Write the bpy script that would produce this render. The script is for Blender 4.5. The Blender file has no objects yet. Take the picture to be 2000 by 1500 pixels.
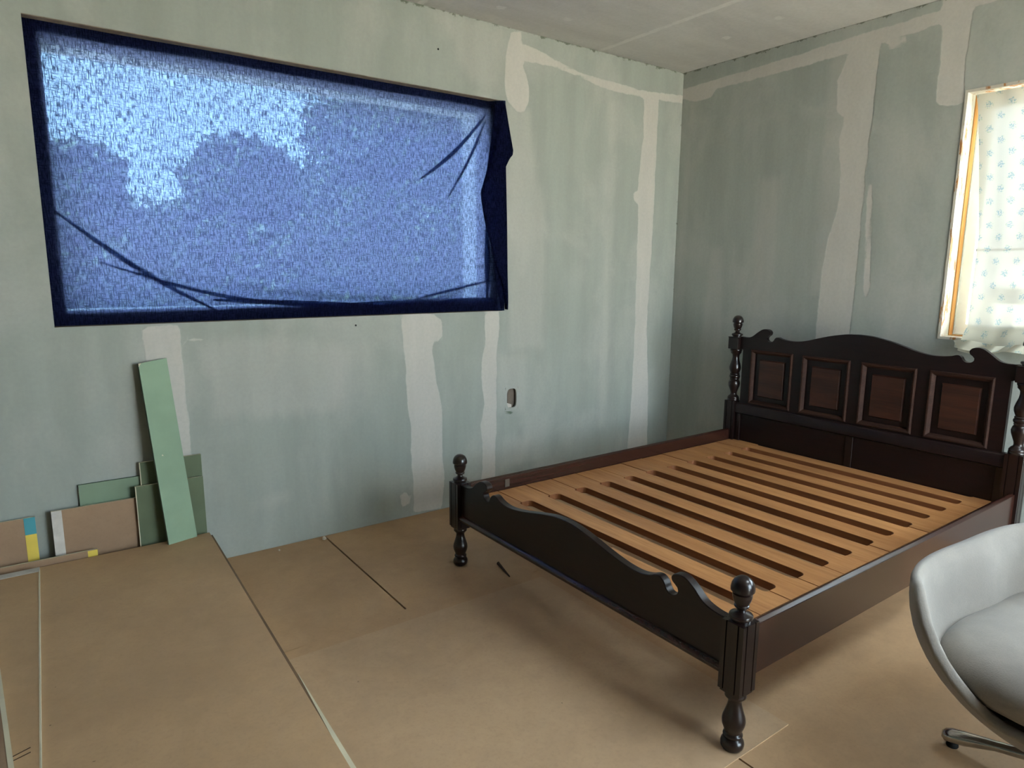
import bpy, bmesh, math, random
import numpy as np
from mathutils import Vector, Matrix

S = bpy.context.scene
COL = S.collection
random.seed(7)
RNG = np.random.default_rng(7)

# ------------------------------------------------------------------ camera
H = 2.626                                   # ceiling height
YAW, PITCH, ROLL = 0.9434, 0.1709, 0.0077
def cam_axes():
    cy, sy, cp, sp = math.cos(YAW), math.sin(YAW), math.cos(PITCH), math.sin(PITCH)
    f = Vector((cy*cp, sy*cp, -sp)); r = Vector((sy, -cy, 0)); u = r.cross(f)
    c, s = math.cos(ROLL), math.sin(ROLL)
    return c*r + s*u, -s*r + c*u, f
cd = bpy.data.cameras.new('camera'); cam = bpy.data.objects.new('camera', cd); COL.objects.link(cam)
_r, _u, _f = cam_axes()
M = Matrix(((_r.x, _u.x, -_f.x, -3.6925), (_r.y, _u.y, -_f.y, -3.1835), (_r.z, _u.z, -_f.z, 1.35), (0, 0, 0, 1)))
cam.matrix_world = M
cd.sensor_fit = 'HORIZONTAL'; cd.sensor_width = 36; cd.lens = 1317.15/2000*36
cd.clip_start = 0.05; cd.clip_end = 500
S.camera = cam

# ------------------------------------------------------------------ light
SKY_STRENGTH = 1.0
w = bpy.data.worlds.new('daylight'); S.world = w; w.use_nodes = True
wn = w.node_tree; wn.nodes.clear()
wo = wn.nodes.new('ShaderNodeOutputWorld'); wb = wn.nodes.new('ShaderNodeBackground')
wt = wn.nodes.new('ShaderNodeTexCoord'); ws = wn.nodes.new('ShaderNodeSeparateXYZ'); wr = wn.nodes.new('ShaderNodeValToRGB')
wn.links.new(wt.outputs['Generated'], ws.inputs[0]); wn.links.new(ws.outputs['Z'], wr.inputs[0])
e = wr.color_ramp.elements
e[0].position = 0.0; e[0].color = (0.90, 0.95, 1.0, 1)
e[1].position = 0.8; e[1].color = (0.74, 0.86, 1.0, 1)
e2 = wr.color_ramp.elements.new(0.12); e2.color = (0.74, 0.87, 1.0, 1)
wn.links.new(wr.outputs[0], wb.inputs['Color']); wb.inputs['Strength'].default_value = 4.6
wn.links.new(wb.outputs[0], wo.inputs[0])

sd = bpy.data.lights.new('sun', 'SUN'); sun = bpy.data.objects.new('sun', sd); COL.objects.link(sun)
sd.energy = 26.0; sd.angle = math.radians(0.6); sd.color = (1.0, 0.96, 0.90)
sun.rotation_euler = Vector((0.77, 0.16, -0.62)).to_track_quat('-Z', 'Y').to_euler()   # shines towards +x +y, from behind the house

def portal(name, loc, direction, sx, sy):
    d = bpy.data.lights.new(name, 'AREA'); o = bpy.data.objects.new(name, d); COL.objects.link(o)
    d.shape = 'RECTANGLE'; d.size = sx; d.size_y = sy; d.energy = 1
    o.location = loc; o.rotation_euler = Vector(direction).to_track_quat('-Z', 'Z').to_euler()
    d.cycles.is_portal = True
portal('portal_back', (-2.525, 0.40, 1.676), (0, -1, 0), 2.1, 1.1)
portal('portal_right', (0.22, -3.055, 1.602), (-1, 0, 0), 2.66, 1.15)
portal('portal_front', (-1.125, -5.12, 1.195), (0, 1, 0), 1.95, 2.3)

portal('portal_roof', (-1.2, -3.5, H+0.25), (0, 0, -1), 1.25, 0.85)
S.view_settings.view_transform = 'Standard'; S.view_settings.look = 'None'
S.view_settings.gamma = 1.0; S.view_settings.use_curve_mapping = False
S.view_settings.exposure = 2.25

# ------------------------------------------------------------------ node helpers
def srgb(r, g, b):
    f = lambda v: (v/255/12.92) if v/255 <= 0.04045 else ((v/255+0.055)/1.055)**2.4
    return (f(r), f(g), f(b), 1)

class NT:
    def __init__(s, name):
        s.m = bpy.data.materials.new(name); s.m.use_nodes = True
        s.t = s.m.node_tree; s.t.nodes.clear()
        s.out = s.t.nodes.new('ShaderNodeOutputMaterial')
    def n(s, typ, **k):
        nd = s.t.nodes.new(typ)
        for a, b in k.items(): setattr(nd, a, b)
        return nd
    def put(s, nd, inp, v):
        if v is None: return
        if isinstance(v, bpy.types.NodeSocket): s.t.links.new(v, nd.inputs[inp])
        else: nd.inputs[inp].default_value = v
    def coord(s, scale=(1, 1, 1), which='Object', loc=(0, 0, 0)):
        c = s.n('ShaderNodeTexCoord'); m = s.n('ShaderNodeMapping')
        s.put(m, 'Vector', c.outputs[which]); m.inputs['Scale'].default_value = scale; m.inputs['Location'].default_value = loc
        return m.outputs[0]
    def noise(s, vec, scale=5, detail=4, rough=0.55, dist=0.0):
        n = s.n('ShaderNodeTexNoise'); s.put(n, 'Vector', vec); n.inputs['Scale'].default_value = scale
        n.inputs['Detail'].default_value = detail; n.inputs['Roughness'].default_value = rough; n.inputs['Distortion'].default_value = dist
        return n.outputs['Fac']
    def math(s, op, a, b=None, c=None, clamp=False):
        n = s.n('ShaderNodeMath', operation=op, use_clamp=clamp)
        s.put(n, 0, a); s.put(n, 1, b); s.put(n, 2, c); return n.outputs[0]
    def step(s, v, a, b, lo=0.0, hi=1.0):
        n = s.n('ShaderNodeMapRange', interpolation_type='SMOOTHSTEP')
        s.put(n, 'Value', v); s.put(n, 'From Min', a); s.put(n, 'From Max', b); s.put(n, 'To Min', lo); s.put(n, 'To Max', hi)
        return n.outputs['Result']
    def mix(s, f, a, b, bt='MIX'):
        n = s.n('ShaderNodeMix', data_type='RGBA', blend_type=bt)
        s.put(n, 0, f); s.put(n, 6, a); s.put(n, 7, b); return n.outputs[2]
    def bump(s, h, strength=0.2, dist=0.01):
        n = s.n('ShaderNodeBump'); s.put(n, 'Height', h); n.inputs['Strength'].default_value = strength; n.inputs['Distance'].default_value = dist
        return n.outputs[0]
    def attr(s, name):
        n = s.n('ShaderNodeAttribute'); n.attribute_name = name; return n
    def xyz(s, vec):
        n = s.n('ShaderNodeSeparateXYZ'); s.put(n, 0, vec); return n.outputs
    def bsdf(s, color, rough=0.5, normal=None, metal=0.0, spec=0.5, coat=0.0, coat_rough=0.1, sheen=0.0):
        n = s.n('ShaderNodeBsdfPrincipled')
        s.put(n, 'Base Color', color); s.put(n, 'Roughness', rough); s.put(n, 'Metallic', metal)
        s.put(n, 'Specular IOR Level', spec); s.put(n, 'Coat Weight', coat); s.put(n, 'Coat Roughness', coat_rough)
        s.put(n, 'Sheen Weight', sheen); s.put(n, 'Normal', normal)
        return n.outputs[0]
    def done(s, sh):
        s.t.links.new(sh, s.out.inputs['Surface']); return s.m

def plain(name, col, rough=0.6, var=0.12, scale=8, spec=0.3, bump=0.05, stretch=(1, 1, 1), metal=0.0, coat=0.0):
    t = NT(name); v = t.coord(stretch)
    f = t.noise(v, scale, 5)
    dark = tuple(c*(1-var*2) for c in col[:3])+(1,); lite = tuple(min(1, c*(1+var)) for c in col[:3])+(1,)
    c = t.mix(t.step(f, 0.3, 0.7), dark, lite)
    return t.done(t.bsdf(c, rough, t.bump(t.noise(v, scale*6, 3), bump, 0.004), metal, spec, coat))

# wall board: grey-green board paper + joint plaster following distance fields stored on the mesh
def wall_material(name, green, plaster, streak_axis):
    t = NT(name)
    sv = (5, 5, 0.7) if streak_axis else (0.7, 5, 5)
    n1 = t.noise(t.coord(sv), 1.6, 4); n2 = t.noise(t.coord((1.2, 1.2, 0.8)), 1.9, 6, 0.62, 0.4); n3 = t.noise(t.coord((1, 1, 1)), 60, 3, 0.6)
    n4 = t.noise(t.coord((9, 9, 2.2)), 1.5, 3)
    base = t.mix(t.step(n1, 0.3, 0.7), tuple(c*0.93 for c in green[:3])+(1,), tuple(min(c*1.05, 1) for c in green[:3])+(1,))
    chalk = tuple(0.5*a+0.5*b for a, b in zip(green[:3], plaster[:3]))+(1,)
    base = t.mix(t.math('MULTIPLY', t.step(n2, 0.45, 0.68), 0.62), base, chalk)
    a = t.attr('sd').outputs['Vector']; xs = t.xyz(a)
    edge = t.noise(t.coord((1, 1, 0.6)), 14, 4, 0.6)
    j1 = t.math('ADD', xs[0], t.math('MULTIPLY', t.math('SUBTRACT', edge, 0.5), 0.028))
    f1 = t.step(j1, -0.004, 0.004)
    j2 = t.math('ADD', xs[1], t.math('MULTIPLY', t.math('SUBTRACT', n4, 0.5), 0.10))
    f2 = t.math('MULTIPLY', t.step(j2, -0.03, 0.05), 0.34)
    pl = t.mix(t.step(n4, 0.3, 0.7), tuple(c*0.95 for c in plaster[:3])+(1,), plaster)
    c = t.mix(f2, base, pl); c = t.mix(f1, c, pl)
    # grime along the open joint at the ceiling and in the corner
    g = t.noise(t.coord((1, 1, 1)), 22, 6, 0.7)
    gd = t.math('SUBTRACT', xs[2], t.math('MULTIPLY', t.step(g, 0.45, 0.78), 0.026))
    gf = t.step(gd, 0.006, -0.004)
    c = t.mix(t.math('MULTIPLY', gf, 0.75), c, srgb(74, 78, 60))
    c = t.mix(t.step(n3, 0.3, 0.75, 0.0, 0.10), c, srgb(110, 118, 112))
    h = t.math('ADD', t.math('MULTIPLY', f1, 0.6), t.math('MULTIPLY', n3, 0.25))
    return t.done(t.bsdf(c, 0.85, t.bump(h, 0.35, 0.004), spec=0.2))

def sheet_material(name, col, warm, scuff=False):
    t = NT(name); v = t.coord()
    n1 = t.noise(v, 1.5, 6, 0.65); n2 = t.noise(v, 6, 5, 0.7, 0.6); n3 = t.noise(v, 90, 3, 0.7); n4 = t.noise(t.coord((1, 3, 1)), 3.2, 5, 0.7)
    sp = t.noise(v, 38, 2, 0.5)
    c = t.mix(t.step(n1, 0.3, 0.7), tuple(k*0.86 for k in col[:3])+(1,), warm)
    c = t.mix(t.step(n2, 0.35, 0.75, 0.0, 0.28), c, tuple(k*0.72 for k in col[:3])+(1,))
    c = t.mix(t.step(n4, 0.6, 0.75, 0.0, 0.3), c, tuple(k*1.15 for k in col[:3])+(1,))
    c = t.mix(t.step(n3, 0.45, 0.75, 0.0, 0.25), c, tuple(k*0.7 for k in col[:3])+(1,))
    c = t.mix(t.step(sp, 0.775, 0.80, 0.0, 0.7), c, tuple(k*0.28 for k in col[:3])+(1,))
    if scuff:
        sc = t.noise(t.coord((2, 9, 1), loc=(3.1, 0, 0)), 3.4, 5, 0.8, 1.2); sw = t.noise(v, 55, 2)
        c = t.mix(t.math('MULTIPLY', t.step(sc, 0.66, 0.74), t.step(sw, 0.60, 0.66, 0.0, 0.75)), c, srgb(206, 196, 180))
    return t.done(t.bsdf(c, 0.62, t.bump(n3, 0.08, 0.002), spec=0.28))

def wood_material(name, dark, lite, rough, coat, axis, scale=1.0, spec=0.4, objvar=0.0, grain=0.30):
    t = NT(name)
    st = [9*scale]*3; st[axis] = 0.6*scale
    oi = t.n('ShaderNodeObjectInfo')
    add = t.n('ShaderNodeVectorMath', operation='ADD'); cx = t.n('ShaderNodeCombineXYZ')
    t.put(cx, 0, t.math('MULTIPLY', oi.outputs['Random'], 37.0)); t.put(cx, 2, t.math('MULTIPLY', oi.outputs['Random'], 11.0))
    t.put(add, 0, t.coord(tuple(st))); t.put(add, 1, cx.outputs[0])
    n1 = t.noise(add.outputs[0], 2.0, 5, 0.6, 0.7); n2 = t.noise(add.outputs[0], 13, 3, 0.6)
    c = t.mix(t.step(n1, 0.3, 0.72), dark, lite)
    c = t.mix(t.step(n2, 0.45, 0.75, 0.0, grain), c, tuple(k*0.6 for k in dark[:3])+(1,))
    if objvar:
        c = t.mix(t.math('MULTIPLY', oi.outputs['Random'], objvar), c, tuple(k*0.74 for k in dark[:3])+(1,))
    return t.done(t.bsdf(c, t.step(n2, 0.3, 0.7, rough*(0.85 if grain > 0.2 else 0.98), rough*(1.15 if grain > 0.2 else 1.02)), t.bump(n2, 0.06 if grain > 0.2 else 0.015, 0.002), spec=spec, coat=coat, coat_rough=0.12))

MAT = {}
MAT['wall_back'] = wall_material('board_wall_back', srgb(150, 155, 148), srgb(184, 181, 174), True)
MAT['wall_right'] = wall_material('board_wall_right', srgb(160, 165, 158), srgb(194, 191, 184), True)  # same board as the back wall, coloured paler to offset its weaker light
MAT['ceiling'] = wall_material('board_ceiling', srgb(190, 188, 184), srgb(206, 204, 199), False)
MAT['sheet_floor'] = sheet_material('hardboard_floor', srgb(176, 142, 107), srgb(190, 156, 118))
MAT['sheet_floor_b'] = sheet_material('hardboard_floor_overlay', srgb(182, 151, 119), srgb(194, 163, 128))
MAT['sheet_stack'] = sheet_material('brown_board', srgb(182, 149, 113), srgb(190, 157, 119), True)
MAT['sheet_shade'] = sheet_material('gap_shadow_board', srgb(104, 82, 60), srgb(118, 94, 70))  # shadow line under the top sheet, put into this board's colour
MAT['sheet_brown'] = sheet_material('brown_board_back', srgb(150, 121, 96), srgb(158, 130, 103))
MAT['subfloor'] = plain('dark_subfloor', srgb(70, 56, 44), 0.9)
MAT['cream'] = plain('cream_paper_edge', srgb(205, 196, 170), 0.8, 0.06)
MAT['white_tape'] = plain('grey_white_edge_paper', srgb(196, 190, 182), 0.8, 0.08, 14)
MAT['yellow'] = plain('yellow_edge_tape', srgb(216, 190, 84), 0.7, 0.05)
MAT['teal'] = plain('teal_edge_tape', srgb(70, 140, 150), 0.7, 0.05)
MAT['green'] = plain('green_board', srgb(120, 138, 116), 0.8, 0.05, 5)
MAT['green_dark'] = plain('olive_green_board', srgb(98, 108, 84), 0.8, 0.05, 5)
MAT['green_edge'] = plain('green_board_edge', srgb(86, 102, 84), 0.8, 0.05)
MAT['bed'] = wood_material('dark_lacquered_wood', srgb(22, 12, 12), srgb(29, 16, 15), 0.34, 0.12, 1, 4.0, 0.3, 0.0, 0.12)
MAT['bed_z'] = wood_material('dark_lacquered_wood_upright', srgb(23, 13, 12), srgb(30, 17, 15), 0.28, 0.25, 2, 4.0, 0.35, 0.0, 0.12)
MAT['bed_x'] = wood_material('dark_lacquered_wood_rail', srgb(46, 24, 18), srgb(56, 30, 23), 0.26, 0.35, 0, 3.0, 0.35, 0.0, 0.15)
MAT['bed_mould'] = wood_material('dusty_brown_moulding', srgb(46, 29, 23), srgb(62, 41, 33), 0.6, 0.0, 1, 2.2, 0.12)
MAT['bed_red'] = wood_material('reddish_wood_panel', srgb(44, 25, 19), srgb(68, 38, 27), 0.38, 0.15, 1, 1.6, 0.4)
MAT['slat'] = wood_material('golden_slat_wood', srgb(170, 116, 70), srgb(197, 143, 92), 0.45, 0.0, 1, 1.0, 0.3, 0.38)
MAT['slat_edge_shade'] = wood_material('shaded_slat_edge', srgb(120, 72, 42), srgb(142, 90, 54), 0.5, 0.0, 1, 1.0, 0.3, 0.3)  # shade of the slots painted as darker brown on the slats' vertical faces
MAT['dark_void'] = plain('dark_void', srgb(60, 52, 46), 0.9)
MAT['raw_wood'] = wood_material('raw_orange_wood', srgb(176, 116, 58), srgb(214, 164, 100), 0.7, 0.0, 2, 2.0, 0.2)
MAT['frame_white'] = plain('white_painted_frame', srgb(240, 238, 232), 0.5, 0.03)
MAT['frame_grey'] = plain('grey_white_frame', srgb(186, 184, 178), 0.55, 0.05)
MAT['frame_dark'] = plain('dark_window_frame', srgb(60, 54, 48), 0.7, 0.1)
MAT['soffit'] = plain('raw_board_reveal', srgb(138, 126, 112), 0.85, 0.12, 20)
MAT['render'] = plain('pale_outside_reveal', srgb(244, 240, 232), 0.8, 0.04)

def flaky():
    t = NT('flaking_white_paint'); n = t.noise(t.coord((6, 6, 1.4)), 4.5, 6, 0.7, 0.4)
    c = t.mix(t.step(n, 0.535, 0.60), srgb(196, 190, 176), srgb(170, 116, 62))
    return t.done(t.bsdf(c, 0.7, t.bump(n, 0.3, 0.004)))
MAT['flaky'] = flaky()

def glass():
    t = NT('window_glass'); tr = t.n('ShaderNodeBsdfTransparent'); gl = t.n('ShaderNodeBsdfGlossy'); gl.inputs['Roughness'].default_value = 0.02
    tr.inputs['Color'].default_value = (0.95, 0.97, 0.96, 1)
    fr = t.n('ShaderNodeFresnel'); fr.inputs['IOR'].default_value = 1.45
    mx = t.n('ShaderNodeMixShader'); t.put(mx, 0, fr.outputs[0]); t.put(mx, 1, tr.outputs[0]); t.put(mx, 2, gl.outputs[0])
    return t.done(mx.outputs[0])
MAT['glass'] = glass()

def weave(name, trans_col, sheer_hi, sheer_lo, scatter, diffuse, wx=150, print_nodes=None):
    """thin woven cloth: threads scatter light, gaps between threads let it straight through"""
    t = NT(name)
    v1 = t.noise(t.coord((34, 1, 210)), 1.0, 3, 0.65); v2 = t.noise(t.coord((230, 1, 30)), 1.0, 3, 0.65)
    slub = t.math('MAXIMUM', t.math('MULTIPLY', v1, 0.92), v2)
    f = t.step(slub, 0.44, 0.60)
    big = t.noise(t.coord((3, 1, 3)), 2.0, 3)
    sheer = t.math('MULTIPLY', t.step(f, 0.0, 1.0, sheer_hi, sheer_lo), t.step(big, 0.3, 0.7, 0.92, 1.08))
    tr = t.n('ShaderNodeBsdfTransparent')
    t.put(tr, 'Color', t.mix(1.0, trans_col, t.mix(sheer, (0, 0, 0, 1), (1, 1, 1, 1)), 'MULTIPLY'))
    tl = t.n('ShaderNodeBsdfTranslucent'); df = t.n('ShaderNodeBsdfDiffuse')
    t.put(tl, 'Color', t.mix(f, scatter, tuple(k*0.34 for k in scatter[:3])+(1,))); t.put(df, 'Color', diffuse)
    a1 = t.n('ShaderNodeAddShader'); a2 = t.n('ShaderNodeAddShader')
    t.put(a1, 0, tr.outputs[0]); t.put(a1, 1, tl.outputs[0]); t.put(a2, 0, a1.outputs[0]); t.put(a2, 1, df.outputs[0])
    return t.done(a2.outputs[0])
MAT['blue_cloth'] = weave('thin_navy_cotton', (0.44, 0.72, 1.0, 1), 0.056, 0.004, (0.037, 0.053, 0.120, 1), (0.003, 0.004, 0.015, 1))

def curtain_print():
    t = NT('pale_flower_print_cotton')
    x = t.xyz(t.attr('cloth').outputs['Vector'])
    px, pz = 0.096, 0.055
    row = t.math('FLOOR', t.math('DIVIDE', x[1], pz))
    odd = t.math('MULTIPLY', t.math('MODULO', t.math('ABSOLUTE', row), 2.0), 0.5)
    u = t.math('SUBTRACT', t.math('FRACT', t.math('ADD', t.math('DIVIDE', x[0], px), odd)), 0.5)
    v = t.math('SUBTRACT', t.math('FRACT', t.math('DIVIDE', x[1], pz)), 0.5)
    dx = t.math('MULTIPLY', u, px); dz = t.math('MULTIPLY', v, pz)
    cx = t.n('ShaderNodeCombineXYZ'); t.put(cx, 0, x[0]); t.put(cx, 1, x[1])
    nz = t.noise(cx.outputs[0], 160, 2)
    r = t.math('SQRT', t.math('ADD', t.math('MULTIPLY', dx, dx), t.math('MULTIPLY', dz, dz)))
    ang = t.math('ARCTAN2', dz, dx)
    pet = t.math('ABSOLUTE', t.math('COSINE', t.math('MULTIPLY', ang, 2.5)))
    rad = t.math('ADD', 0.010, t.math('MULTIPLY', pet, 0.006))
    flower = t.math('MULTIPLY', t.step(t.math('SUBTRACT', r, rad), 0.002, -0.002), t.step(nz, 0.42, 0.54))
    lf = t.math('MULTIPLY', t.step(t.math('SUBTRACT', r, 0.020), 0.002, -0.002), t.step(nz, 0.56, 0.60))
    base = (0.93, 0.94, 0.925, 1)
    c = t.mix(t.math('MULTIPLY', lf, 0.6), base, (0.48, 0.72, 0.55, 1))
    c = t.mix(t.math('MULTIPLY', flower, 0.62), c, (0.34, 0.56, 0.80, 1))
    yel = t.mix(1.0, c, (1.0, 0.97, 0.80, 1), 'MULTIPLY')
    tr = t.n('ShaderNodeBsdfTransparent'); tl = t.n('ShaderNodeBsdfTranslucent'); df = t.n('ShaderNodeBsdfDiffuse')
    t.put(tr, 'Color', t.mix(1.0, c, (0.014, 0.014, 0.0135, 1), 'MULTIPLY'))
    t.put(tl, 'Color', t.mix(1.0, c, (0.052, 0.0515, 0.0495, 1), 'MULTIPLY'))
    t.put(df, 'Color', t.mix(1.0, yel, (0.55, 0.55, 0.55, 1), 'MULTIPLY'))
    a1 = t.n('ShaderNodeAddShader'); a2 = t.n('ShaderNodeAddShader')
    t.put(a1, 0, tr.outputs[0]); t.put(a1, 1, tl.outputs[0]); t.put(a2, 0, a1.outputs[0]); t.put(a2, 1, df.outputs[0])
    return t.done(a2.outputs[0])
MAT['print'] = curtain_print()

def upholstery():
    t = NT('grey_white_felt'); v = t.coord()
    n = t.noise(v, 260, 3, 0.7); n2 = t.noise(v, 7, 4)
    c = t.mix(t.step(n2, 0.3, 0.7), srgb(122, 115, 107), srgb(133, 126, 117))
    c = t.mix(t.step(n, 0.4, 0.7, 0.0, 0.25), c, srgb(106, 100, 94))
    return t.done(t.bsdf(c, 0.95, t.bump(t.math('ADD', n, t.math('MULTIPLY', n2, 2.0)), 0.25, 0.003), spec=0.1, sheen=0.2))
MAT['felt'] = upholstery()
MAT['chrome'] = plain('worn_chrome', (0.42, 0.42, 0.42, 1), 0.18, 0.2, 9, 0.5, 0.03, metal=1.0)
MAT['rubber'] = plain('dark_rubber', srgb(28, 27, 26), 0.8)
MAT['leaf'] = plain('tree_leaves', srgb(96, 112, 76), 0.7, 0.12, 2)
MAT['bark'] = plain('bark', srgb(84, 72, 60), 0.9, 0.2, 10)
MAT['grass'] = plain('rough_grass', srgb(120, 128, 78), 0.95, 0.25, 3)
MAT['gravel'] = plain('pale_gravel_yard', srgb(190, 182, 168), 0.95, 0.08, 3)
MAT['shed'] = plain('white_weatherboard', srgb(238, 238, 234), 0.7, 0.03)
MAT['splinter'] = plain('dark_splinter', srgb(58, 38, 26), 0.8)
MAT['crumb'] = plain('plaster_crumb', srgb(188, 176, 156), 0.9)
MAT['steel'] = plain('dull_steel', srgb(92, 84, 76), 0.5, metal=0.6)

# ------------------------------------------------------------------ object helpers
def thing(name, label, cat, loc=(0, 0, 0), group=None):
    o = bpy.data.objects.new(name, None); COL.objects.link(o); o.location = loc
    o.empty_display_size = 0.1
    o['label'] = label; o['category'] = cat
    if group: o['group'] = group
    return o
def wloc(o):
    v = Vector((0, 0, 0))
    while o: v += o.location; o = o.parent
    return v
def obj(name, bm, mat, parent=None, smooth=False, world=True):
    """link a bmesh (in world coordinates) as ONE mesh object below parent"""
    me = bpy.data.meshes.new(name)
    if parent is not None and world:
        bmesh.ops.translate(bm, verts=bm.verts, vec=-wloc(parent))
    bmesh.ops.recalc_face_normals(bm, faces=bm.faces)
    bm.to_mesh(me); bm.free()
    mats = mat if isinstance(mat, (list, tuple)) else [mat]
    for m in mats: me.materials.append(m)
    if smooth:
        for p in me.polygons: p.use_smooth = True
    o = bpy.data.objects.new(name, me); COL.objects.link(o)
    if parent is not None: o.parent = parent
    return o
def tag(o, label, cat, group=None):
    o['label'] = label; o['category'] = cat
    if group: o['group'] = group
    return o
def struct(o, label=None):
    o['kind'] = 'structure'
    if label: o['label'] = label
    return o
def bevel(o, w, seg=2, angle=40):
    m = o.modifiers.new('bevel', 'BEVEL'); m.width = w; m.segments = seg; m.limit_method = 'ANGLE'; m.angle_limit = math.radians(angle)
    m.harden_normals = False
    return o
def auto_smooth(o, deg=35):
    me = o.data
    for p in me.polygons: p.use_smooth = True
    bm = bmesh.new(); bm.from_mesh(me)
    for ed in bm.edges:
        if len(ed.link_faces) == 2 and ed.calc_face_angle(0) > math.radians(deg): ed.smooth = False
    bm.to_mesh(me); bm.free()
    return o
def box(bm, x0, x1, y0, y1, z0, z1, mi=0):
    v = [bm.verts.new(p) for p in ((x0, y0, z0), (x1, y0, z0), (x1, y1, z0), (x0, y1, z0), (x0, y0, z1), (x1, y0, z1), (x1, y1, z1), (x0, y1, z1))]
    fs = []
    for q in ((0, 3, 2, 1), (4, 5, 6, 7), (0, 1, 5, 4), (1, 2, 6, 5), (2, 3, 7, 6), (3, 0, 4, 7)):
        f = bm.faces.new([v[i] for i in q]); f.material_index = mi; fs.append(f)
    return fs
def B(*a, mi=0):
    bm = bmesh.new(); box(bm, *a, mi=mi); return bm
def hexa(bm, front, back, mi=0):
    v = [bm.verts.new(p) for p in list(front)+list(back)]
    n = len(front)
    bm.faces.new(v[:n]).material_index = mi; bm.faces.new(list(reversed(v[n:]))).material_index = mi
    for i in range(n):
        j = (i+1) % n
        bm.faces.new([v[i], v[i+n], v[j+n], v[j]]).material_index = mi
def prism(bm, pts, axis, a, b, mi=0):
    """extrude 2-D outline pts along axis between a and b"""
    def P(p, h):
        q = list(p); q.insert(axis, h); return q
    hexa(bm, [P(p, a) for p in pts], [P(p, b) for p in pts], mi)
def lathe(bm, prof, cx, cy, seg=24):
    rings = []
    for r, z in prof:
        rings.append([bm.verts.new((cx+r*math.cos(2*math.pi*k/seg), cy+r*math.sin(2*math.pi*k/seg), z)) for k in range(seg)])
    for a, b in zip(rings, rings[1:]):
        for k in range(seg):
            bm.faces.new([a[k], a[(k+1) % seg], b[(k+1) % seg], b[k]])
    bm.faces.new(rings[0]); bm.faces.new(list(reversed(rings[-1])))
def smooth_profile(pts, n=3):
    """Catmull-Rom through (r, z) points"""
    out = []
    P = [pts[0]]+list(pts)+[pts[-1]]
    for i in range(1, len(P)-2):
        for k in range(n):
            t = k/n
            out.append(tuple(0.5*((2*P[i][c])+(-P[i-1][c]+P[i+1][c])*t+(2*P[i-1][c]-5*P[i][c]+4*P[i+1][c]-P[i+2][c])*t*t+(-P[i-1][c]+3*P[i][c]-3*P[i+1][c]+P[i+2][c])*t**3) for c in (0, 1)))
    out.append(tuple(pts[-1]))
    return out

# ------------------------------------------------------------------ distance fields for the joint plaster
def poly_sd(P, poly):
    """signed distance (inside positive) from points P (n,2) to polygon"""
    poly = np.asarray(poly, float); a = poly; b = np.roll(poly, -1, 0)
    d2 = np.full(len(P), 1e9); inside = np.zeros(len(P), bool)
    for p, q in zip(a, b):
        e_ = q-p; w_ = P-p
        t_ = np.clip((w_@e_)/max(e_@e_, 1e-12), 0, 1)
        d = w_-t_[:, None]*e_; d2 = np.minimum(d2, (d*d).sum(1))
        c = (p[1] > P[:, 1]) != (q[1] > P[:, 1])
        with np.errstate(divide='ignore', invalid='ignore'):
            xi = (q[0]-p[0])*(P[:, 1]-p[1])/(q[1]-p[1])+p[0]
        inside ^= c & (P[:, 0] < xi)
    d = np.sqrt(d2)
    return np.where(inside, d, -d)
def fields(P, hard, soft, lines):
    f = np.zeros((len(P), 3)); f[:, 0] = -0.2; f[:, 1] = -0.2; f[:, 2] = 0.3
    for p in hard: f[:, 0] = np.maximum(f[:, 0], poly_sd(P, p))
    for p in soft: f[:, 1] = np.maximum(f[:, 1], poly_sd(P, p))
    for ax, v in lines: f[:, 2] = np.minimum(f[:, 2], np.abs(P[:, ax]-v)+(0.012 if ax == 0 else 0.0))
    return f

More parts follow.
